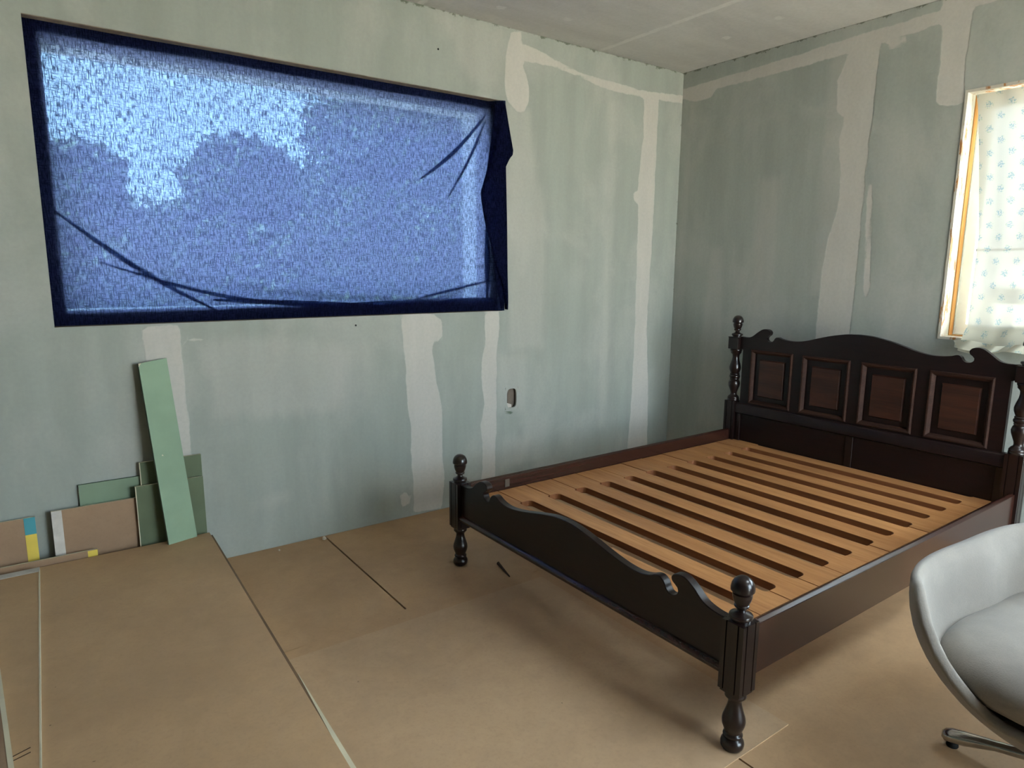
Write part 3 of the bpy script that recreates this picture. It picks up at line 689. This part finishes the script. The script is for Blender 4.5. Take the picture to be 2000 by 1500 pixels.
head_post(Y1); head_post(Y2)

def full_profile(half, bottom, yc=YC):
    """half: (d, z) from the post inwards to the centre; mirrored into a closed outline"""
    L = [(yc+d, z) for d, z in half]; R_ = [(yc-d, z) for d, z in reversed(half)]
    return L+R_+[(yc-d, z) for d, z in bottom]+[(yc+d, z) for d, z in reversed(bottom)]
def catmull(pts, n=4):
    out = []; P = [pts[0]]+list(pts)+[pts[-1]]
    for i in range(1, len(P)-2):
        for k in range(n):
            t = k/n
            out.append(tuple(0.5*((2*P[i][c])+(-P[i-1][c]+P[i+1][c])*t+(2*P[i-1][c]-5*P[i][c]+4*P[i+1][c]-P[i+2][c])*t*t+(-P[i-1][c]+3*P[i][c]-3*P[i+1][c]+P[i+2][c])*t**3) for c in (0, 1)))
    out.append(pts[-1]); return out
foot_half = catmull([(0.705, 0.390), (0.66, 0.392), (0.62, 0.404), (0.585, 0.432), (0.555, 0.449), (0.53, 0.4515), (0.510, 0.446), (0.5005, 0.435), (0.503, 0.423), (0.514, 0.415)], 4) \
    + catmull([(0.524, 0.408), (0.5275, 0.398), (0.522, 0.386), (0.508, 0.378), (0.494, 0.3785), (0.483, 0.387), (0.477, 0.399)], 4) \
    + catmull([(0.470, 0.408), (0.455, 0.417), (0.435, 0.416), (0.41, 0.405), (0.37, 0.397), (0.32, 0.398), (0.26, 0.407), (0.20, 0.420), (0.13, 0.436), (0.06, 0.449), (0.0005, 0.453)], 4)
bm = bmesh.new(); prism(bm, full_profile(foot_half, [(0.705, 0.236)]), 0, BF-0.014, BF+0.016)
bevel(auto_smooth(obj('footboard', bm, MAT['bed'], bed), 60), 0.0025, 2, 60)
bm = bmesh.new(); prism(bm, [(BF-0.030, 0.232), (BF-0.030, 0.242), (BF-0.025, 0.248), (BF-0.014, 0.252), (BF+0.016, 0.252), (BF+0.016, 0.228), (BF-0.026, 0.228)], 1, Y1+0.034, Y2-0.034)
auto_smooth(obj('foot_moulding', bm, MAT['bed_x'], bed), 60)
# headboard
head_half = catmull([(0.712, 0.951), (0.665, 0.950), (0.63, 0.958), (0.595, 0.984), (0.565, 1.004), (0.54, 1.009), (0.520, 1.004), (0.5095, 0.992), (0.512, 0.978), (0.523, 0.969)], 4) \
    + catmull([(0.531, 0.960), (0.531, 0.950), (0.523, 0.941), (0.508, 0.937), (0.494, 0.940), (0.484, 0.949), (0.479, 0.959)], 4) \
    + catmull([(0.470, 0.966), (0.458, 0.967), (0.435, 0.960), (0.39, 0.954), (0.34, 0.955), (0.28, 0.966), (0.22, 0.984), (0.15, 1.003), (0.07, 1.018), (0.0005, 1.022)], 4)
PW, PZ0, PZ1 = 0.270, 0.557, 0.884
PC = [YC+0.4905, YC+0.1635, YC-0.1635, YC-0.4905]
bm = bmesh.new()
xf, xk = HX-0.010, HX+0.016
prism(bm, full_profile(head_half, [(0.712, 0.884), (0.684, 0.876), (0.684, PZ1-0.012)]), 0, xf, xk)
ys_ = [YC+0.684] + [v for c in PC for v in (c+PW/2-0.012, c-PW/2+0.012)] + [YC-0.684]
for a, b in zip(ys_[0::2], ys_[1::2]): box(bm, xf, xk, b, a, PZ0+0.012, PZ1-0.012)
box(bm, xf, xk, YC-0.684, YC+0.684, 0.50, PZ0+0.012)
hb = obj('headboard', bm, MAT['bed'], bed)
for c in PC:
    y0, y1, z0, z1 = c-PW/2, c+PW/2, PZ0, PZ1; x = HX-0.010
    # moulded frame round each panel
    bm = bmesh.new()
    prof = [(0.0, 0.0), (0.001, -0.006), (0.006, -0.010), (0.012, -0.009), (0.018, -0.003), (0.024, 0.006), (0.024, 0.010), (0.0, 0.004)]
    rings = [[bm.verts.new((x+d, yy, zz)) for yy, zz in ((y0+o_, z0+o_), (y1-o_, z0+o_), (y1-o_, z1-o_), (y0+o_, z1-o_))] for o_, d in prof]
    for a in range(len(rings)):
        r0, r1 = rings[a], rings[(a+1) % len(rings)]
        for k in range(4): bm.faces.new([r0[k], r0[(k+1) % 4], r1[(k+1) % 4], r1[k]])
    mo = obj('panel_moulding', bm, MAT['bed_mould'], bed)
    bm = bmesh.new(); box(bm, x+0.014, x+0.022, y0+0.013, y1-0.013, z0+0.013, z1-0.013)
    obj('panel', bm, MAT['bed'], bed)
    bm = bmesh.new(); yy0, yy1, zz0, zz1 = c-0.077, c+0.077, 0.612, 0.822
    hexa(bm, [(x+0.004, yy0, zz0), (x+0.004, yy1, zz0), (x+0.004, yy1, zz1), (x+0.004, yy0, zz1)], [(x+0.014, yy0-0.006, zz0-0.006), (x+0.014, yy1+0.006, zz0-0.006), (x+0.014, yy1+0.006, zz1+0.006), (x+0.014, yy0-0.006, zz1+0.006)])
    obj('raised_panel', bm, MAT['bed_red'], bed)
bm = bmesh.new(); prism(bm, [(HX-0.026, 0.492), (HX-0.026, 0.541), (HX-0.021, 0.549), (HX-0.010, 0.553), (HX+0.014, 0.553), (HX+0.014, 0.486), (HX-0.018, 0.486)], 1, Y1+0.034, Y2-0.034)
auto_smooth(obj('head_rail', bm, MAT['bed'], bed), 50)
obj('lower_panel', B(HX-0.004, HX+0.010, Y1+0.034, Y2-0.034, 0.16, 0.488), MAT['bed'], bed)
for ya, yb in ((Y1+0.034, Y1+0.068), (Y2-0.068, Y2-0.034)):
    bevel(obj('stile', B(HX-0.016, HX-0.004, ya, yb, 0.20, 0.487), MAT['bed_z'], bed), 0.002, 1)
bevel(obj('stile', B(HX-0.010, HX-0.004, YC-0.02, YC+0.02, 0.20, 0.487), MAT['bed_z'], bed), 0.002, 1)
# side rails with ledgers
for nm, y0, y1, ly0, ly1 in (('n', -2.184, -2.156, -2.156, -2.130), ('f', -0.694, -0.666, -0.720, -0.694)):
    bm = bmesh.new(); prism(bm, [(y0, 0.226), (y0, 0.3785), (y0+0.0125, 0.385), (y1-0.0125, 0.385), (y1, 0.3785), (y1, 0.226)], 0, BF+0.034, HX-0.034)
    rl = bevel(obj('side_rail', bm, MAT['bed_x'], bed), 0.0015, 1, 20)
    obj('ledger', B(BF+0.036, HX-0.036, ly0, ly1, 0.262, 0.291), MAT['bed_x'], bed)
obj('bracket', B(-1.925, -1.90, -0.698, -0.694, 0.330, 0.366), MAT['steel'], bed)
# slats: broad ends that meet, narrow waists between
ZS, PITCH_S, X0S = 0.320, 0.1608, -2.128
for i in range(12):
    xa = X0S+i*PITCH_S+0.0025; xb = X0S+(i+1)*PITCH_S-0.0012
    ya, yb = -2.153, -0.697
    ea, eb = -2.017, -0.882                         # where the waist begins at the near and at the far side
    cn, cf = (0.050 if i else 0.012), (0.014 if i < 11 else 0.016)
    def side(x, c, sgn, e0, e1):
        r = min(abs(c), 0.022); pts = [(x, e0)]
        for k in range(7):
            a_ = math.pi/2*k/6; pts.append((x+sgn*(c-r+r*math.sin(a_)), e0+(r-r*math.cos(a_)) if False else e0+r*(1-math.cos(a_))))
        for k in range(7):
            a_ = math.pi/2*(1-k/6); pts.append((x+sgn*(c-r+r*math.sin(a_)), e1-r*(1-math.cos(a_))))
        pts.append((x, e1)); return pts
    jit = random.uniform(-0.0015, 0.0015)
    pts = [(xa, ya), ] + side(xa, cn, 1, ea+jit, eb+jit) + [(xa, yb), (xb, yb)] + list(reversed(side(xb, cf, -1, ea+jit, eb+jit))) + [(xb, ya)]
    bm = bmesh.new(); zz = ZS+random.uniform(-0.0012, 0.0012); prism(bm, pts, 2, 0.2915, zz)
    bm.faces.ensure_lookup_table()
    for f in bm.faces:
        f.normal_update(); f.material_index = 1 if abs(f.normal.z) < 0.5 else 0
    bevel(obj('slat', bm, [MAT['slat'], MAT['slat_edge_shade']], bed), 0.002, 2, 30)

# ------------------------------------------------------------------ low pile of sheets on the left
PILE_Z = 0.180
def quad_board(name, xr_back, y_back, xr_front, y_front, width, z0, z1, mats, label, cat, group=None, edge=0.0, tape=0.0):
    """flat board: right edge from (xr_back,y_back) to (xr_front,y_front), spreading `width` to the left; cream edges, optional taped strips"""
    a = Vector((xr_back, y_back)); b = Vector((xr_front, y_front)); n = Vector((-1.0, 0.0))
    rt = thing(name, label, cat, (a.x+n.x*width/2, (a.y+b.y)/2, z0), group)
    A, Bp, C, D = a, b, b+n*width, a+n*width
    bm = bmesh.new()
    P3 = lambda p, z: (p.x, p.y, z)
    hexa(bm, [P3(p, z1) for p in (A, Bp, C, D)], [P3(p, z0) for p in (A, Bp, C, D)])
    bm.faces.ensure_lookup_table()
    for f in bm.faces:
        f.normal_update()
        f.material_index = 0 if abs(f.normal.z) > 0.7 else 1
    obj('board', bm, [mats[0], MAT['cream']], rt)
    if edge:
        bm = bmesh.new(); q = [A, Bp, Bp+n*edge, A+n*edge]
        hexa(bm, [P3(p, z1+0.0006) for p in q], [P3(p, z1-0.001) for p in q]); obj('paper_edge', bm, MAT['cream'], rt)
    if tape:
        d = (b-a).normalized(); q = [A, A+d*tape, D+d*tape, D]
        bm = bmesh.new(); hexa(bm, [P3(p, z1+0.0007) for p in q], [P3(p, z1-0.001) for p in q]); obj('edge_tape', bm, MAT['white_tape'], rt)
    return rt
zt = PILE_Z
quad_board('board_sheet', -3.110, -0.098, -3.185, -2.50, 1.20, zt-0.013, zt, [MAT['sheet_stack']], 'broad brown sheet, topmost full sheet of the low pile at left', 'board')
sb = quad_board('board_sheet', -3.098, -0.100, -3.170, -2.49, 1.20, zt-0.027, zt-0.0135, [MAT['sheet_shade']], 'brown sheet with cream edge showing along the right side under the top sheet', 'board')
bm = bmesh.new(); hexa(bm, [(-3.1335, -1.35, zt-0.0128), (-3.148, -1.86, zt-0.0128), (-3.165, -1.86, zt-0.0128), (-3.1345, -1.35, zt-0.0128)], [(-3.1335, -1.35, zt-0.015), (-3.148, -1.86, zt-0.015), (-3.165, -1.86, zt-0.015), (-3.1345, -1.35, zt-0.015)])
obj('paper_edge', bm, MAT['cream'], sb)
zz = zt-0.0275
k = 0
while zz > 0.02:
    dx = [0.004, -0.004, 0.002, -0.006, 0.0, 0.005, -0.003, 0.003, -0.002, 0.001, 0.004, -0.005][k % 12]
    z0 = max(zz-0.0135, 0.0005)
    quad_board('board_sheet', -3.098+dx, -0.105+dx, -3.165-dx, -2.49, 1.20, z0, zz, [MAT['sheet_stack']], 'brown sheet buried in the low pile under the cream-edged sheet', 'board', 'sheets buried in the low pile')
    zz = z0-0.0005; k += 1
    if z0 <= 0.0006: break
s2 = quad_board('board_sheet', -3.730, -0.128, -3.774, -2.35, 0.9, zt+0.0008, zt+0.0125, [MAT['sheet_stack']], 'smaller brown sheet with pale taped end lying on the left half of the pile', 'board', edge=0.004, tape=0.045)
for (xa, ya, xb, yb) in [(-3.775, -1.318, -3.86, -1.352), (-3.775, -1.338, -3.875, -1.372), (-3.775, -1.410, -3.90, -1.438)]:
    bm = bmesh.new(); hexa(bm, [(xa, ya, zt+0.0131), (xa, ya+0.003, zt+0.0131), (xb, yb+0.003, zt+0.0131), (xb, yb, zt+0.0131)], [(xa, ya, zt+0.012), (xa, ya+0.003, zt+0.012), (xb, yb+0.003, zt+0.012), (xb, yb, zt+0.012)])
    obj('saw_mark', bm, MAT['splinter'], s2)
quad_board('board_sheet', -3.858, -0.62, -3.782, -1.75, 0.6, zt+0.0135, zt+0.0265, [MAT['sheet_brown']], 'narrow brown sheet with thick cream edge on top at the far left', 'board', edge=0.011)

# ------------------------------------------------------------------ boards leaning on the back wall
def leaning(name, x0, x1, z_bot, z_top, y_bot, y_top, th, mat, label, edge_mat=None, tapes=(), skew=0.0, zl=0.0):
    """board from x0..x1; its front face runs from (y_bot, z_bot) up to (y_top, z_top)"""
    rt = thing(name, label, 'board', ((x0+x1)/2, y_bot, z_bot))
    dz, dy = z_top-z_bot, y_top-y_bot; L = math.hypot(dz, dy); ny, nz = dz/L, -dy/L   # back-pointing normal (y,z)
    P = lambda x, t_, back=0.0: (x+skew*t_, y_bot+dy*t_+ny*back*th, z_bot+dz*t_+nz*back*th+(zl if x < (x0+x1)/2 else 0)*t_)
    bm = bmesh.new()
    fr = [P(x0, 0), P(x1, 0), P(x1, 1), P(x0, 1)]; bk = [P(x0, 0, 1), P(x1, 0, 1), P(x1, 1, 1), P(x0, 1, 1)]
    hexa(bm, fr, bk)
    bm.faces.ensure_lookup_table()
    for f in bm.faces:
        f.normal_update(); f.material_index = 0 if abs(f.normal.y) > 0.7 else 1
    obj('board', bm, [mat, edge_mat or MAT['cream']], rt)
    for (nm, xa, xb, ta, tb, m) in tapes:
        bm = bmesh.new()
        hexa(bm, [P(xa, ta, -0.08), P(xb, ta, -0.08), P(xb, tb, -0.08), P(xa, tb, -0.08)], [P(xa, ta, 0.05), P(xb, ta, 0.05), P(xb, tb, 0.05), P(xa, tb, 0.05)])
        obj(nm, bm, m, rt)
    return rt
leaning('board_offcut', -3.574, -3.15, 0.0, 0.462, -0.020, -0.014, 0.012, MAT['green'], 'wide low green board offcut flat against the wall, behind the brown board', MAT['green_edge'])
leaning('board_offcut', -3.352, -3.109, 0.0, 0.523, -0.036, -0.028, 0.011, MAT['green_dark'], 'tallest of the squarish olive green offcuts, behind the leaning plank', tapes=(('paper_edge', -3.352, -3.349, 0.0, 1.0, MAT['cream']),))
leaning('board_offcut', -3.675, -3.32, 0.0, 0.379, -0.052, -0.044, 0.011, MAT['sheet_brown'], 'brown board offcut with a whitish left edge beside the green offcuts', tapes=(('edge_tape', -3.675, -3.640, 0.0, 1.0, MAT['white_tape']),))
leaning('board_offcut', -3.378, -3.113, 0.0, 0.430, -0.070, -0.060, 0.011, MAT['green_dark'], 'lower squarish olive green offcut in front, with a white left edge', tapes=(('paper_edge', -3.378, -3.375, 0.0, 1.0, MAT['cream']),))
leaning('board_offcut', -4.30, -3.728, 0.0, 0.366, -0.050, -0.030, 0.012, MAT['sheet_brown'], 'brown board offcut at left with teal and yellow tape on its edge',
        tapes=(('yellow_tape', -3.765, -3.728, 0.0, 0.815, MAT['yellow']), ('teal_tape', -3.765, -3.728, 0.815, 1.0, MAT['teal'])))
leaning('board_offcut', -4.35, -3.534, 0.0, 0.203, -0.088, -0.084, 0.010, MAT['sheet_brown'], 'low brown strip with yellow taped end standing just behind the pile',
        tapes=(('yellow_tape', -3.568, -3.534, 0.82, 0.99, MAT['yellow']),))
def plank():
    bl, br = Vector((-3.281, -0.150, PILE_Z+0.001)), Vector((-3.164, -0.118, PILE_Z+0.001))
    tl, tr = Vector((-3.325, -0.050, 0.948)), Vector((-3.2135, -0.018, 0.960))
    n = (br-bl).cross(tl-bl).normalized()
    if n.y < 0: n = -n
    rt = thing('plank', 'tall narrow pale green board leaning on the wall, standing on the pile', 'board', (bl+br)/2)
    bm = bmesh.new(); hexa(bm, [bl, br, tr, tl], [p+n*0.0125+(Vector((0, 0, 0.0)) if p.z > 0.5 else Vector((0, 0, 0.0))) for p in (bl, br, tr, tl)])
    bm.faces.ensure_lookup_table()
    for f in bm.faces:
        f.normal_update(); f.material_index = 0 if abs(f.normal.dot(n)) > 0.8 or abs(f.normal.z) < 0.5 else 1
        if f.normal.x < -0.7 or f.normal.x > 0.7: f.material_index = 2
    obj('board', bm, [MAT['green_light'], MAT['cream'], MAT['green_edge']], rt)
    a = tl; b = tl+(tr-tl)*0.10; c = tl+(bl-tl)*0.018
    bm = bmesh.new(); hexa(bm, [a-n*0.0006, b-n*0.0006, c-n*0.0006], [a+n*0.003, b+n*0.003, c+n*0.003]); obj('chipped_corner', bm, MAT['cream'], rt)
    m = bl+(br-bl)*0.25+(tl-bl)*0.49
    bm = bmesh.new(); hexa(bm, [m-n*0.0008, m+Vector((0.008, 0.002, -0.002))-n*0.0008, m+Vector((0.004, 0.001, 0.006))-n*0.0008], [m+n*0.002, m+Vector((0.008, 0.002, -0.002))+n*0.002, m+Vector((0.004, 0.001, 0.006))+n*0.002])
    obj('paper_chip', bm, MAT['cream'], rt)
MAT['green_light'] = plain('pale_green_board', srgb(132, 154, 130), 0.8, 0.04, 5)
plank()

# ------------------------------------------------------------------ tub chair
def tub_chair():
    C = Vector((-1.55, -2.83, 0)); face = math.radians(180-4)
    fx, fy = math.cos(face), math.sin(face)
    L = lambda f, r, z: (C.x+f*fx+r*fy, C.y+f*fy-r*fx, z)       # f forward, r to the chair's right
    t = thing('tub_chair', 'pale grey felt tub armchair on a chrome star base beside the bed', 'armchair', C)
    ss = lambda x, a, b: (lambda q: q*q*(3-2*q))(min(max((x-a)/(b-a), 0), 1))
    def R_out(ph):
        c, s = abs(math.cos(ph)), abs(math.sin(ph)); p = 3.0
        a = 0.54 if math.cos(ph) > 0 else 0.40
        return ((c/a)**p+(s/0.385)**p)**(-1/p)
    def rim(ph):
        d = abs(math.degrees(ph))
        return 0.322+0.268*ss(d, 13, 34)+0.02*ss(d, 90, 170)
    G = lambda z: 0.5+0.5*math.sin(math.pi/2*min(1, max(0, (z-0.20)/0.36)))**0.75
    N = 120; rings = []
    bm = bmesh.new()
    for k in range(N):
        ph = -math.pi+2*math.pi*k/N; R0 = R_out(ph); zr = rim(ph); th = 0.030+0.040*ss(abs(math.degrees(ph)), 34, 90)
        zb = 0.212; prof = []
        for q in np.linspace(0, 1, 11):
            z = zb+(zr-th*0.45-zb)*q; prof.append((R0*G(z), z))
        R = prof[-1][0]
        for w_ in (0.5, 0.8, 1.1, 1.4): prof.append((R-th/2+th/2*math.cos(w_*math.pi/2*0.9), zr-th*0.45+th*0.45*math.sin(min(w_*math.pi/2*0.9, math.pi-w_*0.9))))
        top = min(R-th, prof[-1][0]-0.004)
        zi = min(0.312, zr-0.012)
        for q in (0.0, 0.12, 0.35, 0.7, 1.0):
            z = (zr-th*0.5)+(zi-(zr-th*0.5))*q
            prof.append((min(top, R0*G(z)-th-0.012*math.sin(q*math.pi)), z))
        prof.append((0.10, zi-0.004))
        rings.append([bm.verts.new(L(r*math.cos(ph), r*math.sin(ph), z)) for r, z in prof])
    for k in range(N):
        a, b = rings[k], rings[(k+1) % N]
        for j in range(len(a)-1): bm.faces.new([a[j], b[j], b[j+1], a[j+1]])
    bm.faces.new([r[0] for r in rings]); bm.faces.new([r[-1] for r in reversed(rings)])
    sh = obj('shell', bm, MAT['felt'], t, True)
    # seat cushion
    bm = bmesh.new(); N = 72; rings = []
    for k in range(N):
        ph = 2*math.pi*k/N; c, s = abs(math.cos(ph)), abs(math.sin(ph)); p = 3.5
        a = 0.424 if math.cos(ph) > 0 else 0.31
        R = ((c/a)**p+(s/0.318)**p)**(-1/p)
        prof = [(0.05, 0.300), (R-0.13, 0.302), (R-0.060, 0.318), (R-0.022, 0.338), (R-0.002, 0.366), (R-0.004, 0.396), (R-0.024, 0.415), (R-0.058, 0.431), (R*0.62, 0.446), (R*0.3, 0.452), (0.02, 0.453)]
        rings.append([bm.verts.new(L(r*math.cos(ph), r*math.sin(ph), z)) for r, z in prof])
    for k in range(N):
        a, b = rings[k], rings[(k+1) % N]
        for j in range(len(a)-1): bm.faces.new([a[j], b[j], b[j+1], a[j+1]])
    bm.faces.new([r[0] for r in rings]); bm.faces.new([r[-1] for r in reversed(rings)])
    obj('seat_cushion', bm, MAT['felt'], t, True)
    bm = bmesh.new(); lathe(bm, [(0.030, 0.03), (0.045, 0.035), (0.045, 0.075), (0.030, 0.085), (0.022, 0.10), (0.022, 0.214)], C.x, C.y); auto_smooth(obj('column', bm, MAT['chrome'], t), 50)
    for q in range(4):
        a = math.radians(105.7+90*q); ca, sa = math.cos(a), math.sin(a)
        bm = bmesh.new(); rr = []
        for s, hw, zt_, zb_ in ((0.035, 0.013, 0.080, 0.045), (0.12, 0.014, 0.074, 0.042), (0.22, 0.016, 0.062, 0.034), (0.29, 0.022, 0.056, 0.016), (0.322, 0.024, 0.052, 0.012), (0.338, 0.020, 0.046, 0.013), (0.346, 0.010, 0.038, 0.020)):
            zm = (zt_+zb_)/2; hz = (zt_-zb_)/2
            rr.append([bm.verts.new((C.x+ca*s-sa*hw*math.cos(w_), C.y+sa*s+ca*hw*math.cos(w_), zm+hz*math.sin(w_))) for w_ in [2*math.pi*j/12 for j in range(12)]])
        for a_, b_ in zip(rr, rr[1:]):
            for j in range(12): bm.faces.new([a_[j], a_[(j+1) % 12], b_[(j+1) % 12], b_[j]])
        bm.faces.new(rr[0]); bm.faces.new(list(reversed(rr[-1])))
        lg = obj('leg', bm, MAT['chrome'], t, True)
        bm = bmesh.new(); lathe(bm, [(0.014, 0.0), (0.016, 0.003), (0.015, 0.010), (0.008, 0.016)], C.x+ca*0.318, C.y+sa*0.318, 14); obj('glide', bm, MAT['rubber'], lg, True)
tub_chair()

# ------------------------------------------------------------------ small debris on the floor
bm = bmesh.new(); hexa(bm, [(-2.026, -0.775, 0.0005), (-2.012, -0.772, 0.0005), (-2.052, -0.920, 0.0005), (-2.058, -0.918, 0.0005)], [(-2.024, -0.777, 0.010), (-2.014, -0.775, 0.010), (-2.053, -0.917, 0.006), (-2.057, -0.917, 0.006)])
tag(obj('wood_splinter', bm, MAT['splinter']), 'thin dark wood splinter on the floor beside the far foot post', 'splinter')
def crumb(x, y, z, r, label):
    bm = bmesh.new(); bmesh.ops.create_icosphere(bm, subdivisions=2, radius=r, matrix=Matrix.Translation((x, y, z+r*0.7)))
    for v in bm.verts: v.co += Vector((random.uniform(-1, 1), random.uniform(-1, 1), random.uniform(-0.6, 0.6)))*r*0.25
    zmin = min(v.co.z for v in bm.verts)
    bmesh.ops.translate(bm, verts=bm.verts, vec=(0, 0, z+0.0003-zmin))
    tag(obj('plaster_crumb', bm, MAT['crumb']), label, 'rubble')
crumb(-2.575, -0.055, 0.0, 0.010, 'pale plaster crumb on the floor at the dark sheet joint by the wall')
crumb(-2.80, -0.06, 0.0, 0.005, 'smaller plaster crumb on the floor nearer the pile of sheets')

# ------------------------------------------------------------------ outdoors, seen through the cloths
gr = struct(obj('ground', B(-60, 60, -60, 80, -0.62, -0.5), MAT['gravel']))
bm = bmesh.new()
xs = np.linspace(-30, 40, 36); ys = np.linspace(22, 60, 16)
vv = [[bm.verts.new((x, y, -0.55+3.2*min(1, (y-22)/14)+0.35*math.sin(x*0.5+y*0.3))) for x in xs] for y in ys]
for a, b in zip(vv, vv[1:]):
    for i in range(len(a)-1): bm.faces.new([a[i], a[i+1], b[i+1], b[i]])
struct(obj('hillside', bm, MAT['grass'], smooth=True))
def tree(x, y, blobs, n, label, seed, size=0.08):
    r = np.random.default_rng(seed)
    t = thing('garden_tree', label, 'tree', (x, y, -0.5), 'trees outside the blue-curtained window')
    top = max(b[2] for b in blobs)
    bm = bmesh.new(); lathe(bm, [(0.16, -0.5), (0.11, 0.4), (0.08, top)], x, y, 10); obj('trunk', bm, MAT['bark'], t)
    V = []; F = []
    wts = np.array([b[3]**2 for b in blobs]); wts /= wts.sum()
    for b, wgt in zip(blobs, wts):
        for _ in range(int(n*5*wgt)):
            d = r.normal(size=3); d /= np.linalg.norm(d); rad = b[3]*r.uniform(0.25, 1.0)**0.5
            rad *= 1+0.16*math.sin(6*d[0]+2*b[0])*math.sin(7*d[2]+b[2])+0.10*math.sin(13*d[0]-11*d[2])
            c = np.array(b[:3])+d*rad*np.array((1, 0.8, 0.85))
            a = r.normal(size=3); a /= np.linalg.norm(a); q = np.cross(a, r.normal(size=3)); q /= np.linalg.norm(q)
            s = size*r.uniform(0.6, 1.3); k = len(V)
            V += [c-a*s, c+q*s*0.5, c+a*s, c-q*s*0.5]; F.append((k, k+1, k+2, k+3))
    me = bpy.data.meshes.new('crown'); off = Vector((x, y, -0.5))
    me.from_pydata([tuple(Vector(v)-off) for v in V], [], F); me.materials.append(MAT['leaf'])
    o = bpy.data.objects.new('crown', me); COL.objects.link(o); o.parent = t
tree(-3.3, 5.76, [(-3.3, 5.76, 2.15, 0.6), (-3.54, 5.92, 1.23, 0.72), (-2.94, 5.76, 2.35, 0.34), (-2.9, 5.76, 1.55, 0.64)], 2600, 'dim tree crown at the left edge of the blue cloth', 1)
tree(-0.95, 8, [(-1.1, 8, 2.5, 0.55), (-0.8, 8, 2.8, 0.6), (-0.4, 8.2, 2.6, 0.7), (-1.5, 8, 1.5, 0.9), (-0.4, 8, 1.3, 1.0)], 3600, 'dim rounded tree crown in the middle of the blue cloth', 2)
tree(4.22, 11.44, [(2.66, 11.44, 4.05, 1.26), (3.86, 11.44, 4.65, 1.44), (5.3, 11.8, 4.05, 1.68), (2.18, 11.44, 2.37, 1.44), (4.22, 11.44, 2.37, 1.8), (6.26, 11.44, 2.13, 1.68)], 8000, 'dim tall broad tree filling the right half of the blue cloth', 3)
tree(11.5, 15.5, [(11.0, 15.5, 4.4, 1.9), (13, 15.5, 3.6, 2.0), (10.6, 15.5, 2.0, 1.7)], 4500, 'dim tree crown behind the right end of the blue cloth', 4)
def hedge():
    r = np.random.default_rng(9); V = []; F = []
    for _ in range(9000):
        c = np.array((r.uniform(-9, 18), 19.5+r.uniform(-0.8, 0.8), r.uniform(-0.5, 3.0+0.3*math.sin(_*0.01))))
        a = r.normal(size=3); a /= np.linalg.norm(a); q = np.cross(a, r.normal(size=3)); q /= np.linalg.norm(q); s = 0.28*r.uniform(0.6, 1.3); k = len(V)
        V += [c-a*s, c+q*s*0.5, c+a*s, c-q*s*0.5]; F.append((k, k+1, k+2, k+3))
    me = bpy.data.meshes.new('hedge'); me.from_pydata([tuple(v) for v in V], [], F); me.materials.append(MAT['leaf'])
    o = bpy.data.objects.new('hedge', me); COL.objects.link(o)
    tag(o, 'dim hedge behind the trees outside the blue cloth', 'hedge'); o['kind'] = 'stuff'
hedge()
sh = thing('bright_patch_shed', 'added white shed, stand-in for bright sun patches on the flower print curtain', 'shed', (4.6, -2.6, -0.5))  # added outside so its sunlit white shows as bright patches through the curtain
obj('wall', B(4.0, 5.2, -4.6, -0.60, -0.5, 1.10), MAT['shed'], sh)
obj('gutter', B(3.93, 4.0, -4.65, -0.56, 1.10, 1.19), MAT['frame_dark'], sh)
obj('fascia', B(3.98, 5.25, -4.65, -0.68, 1.19, 1.42), MAT['shed'], sh)
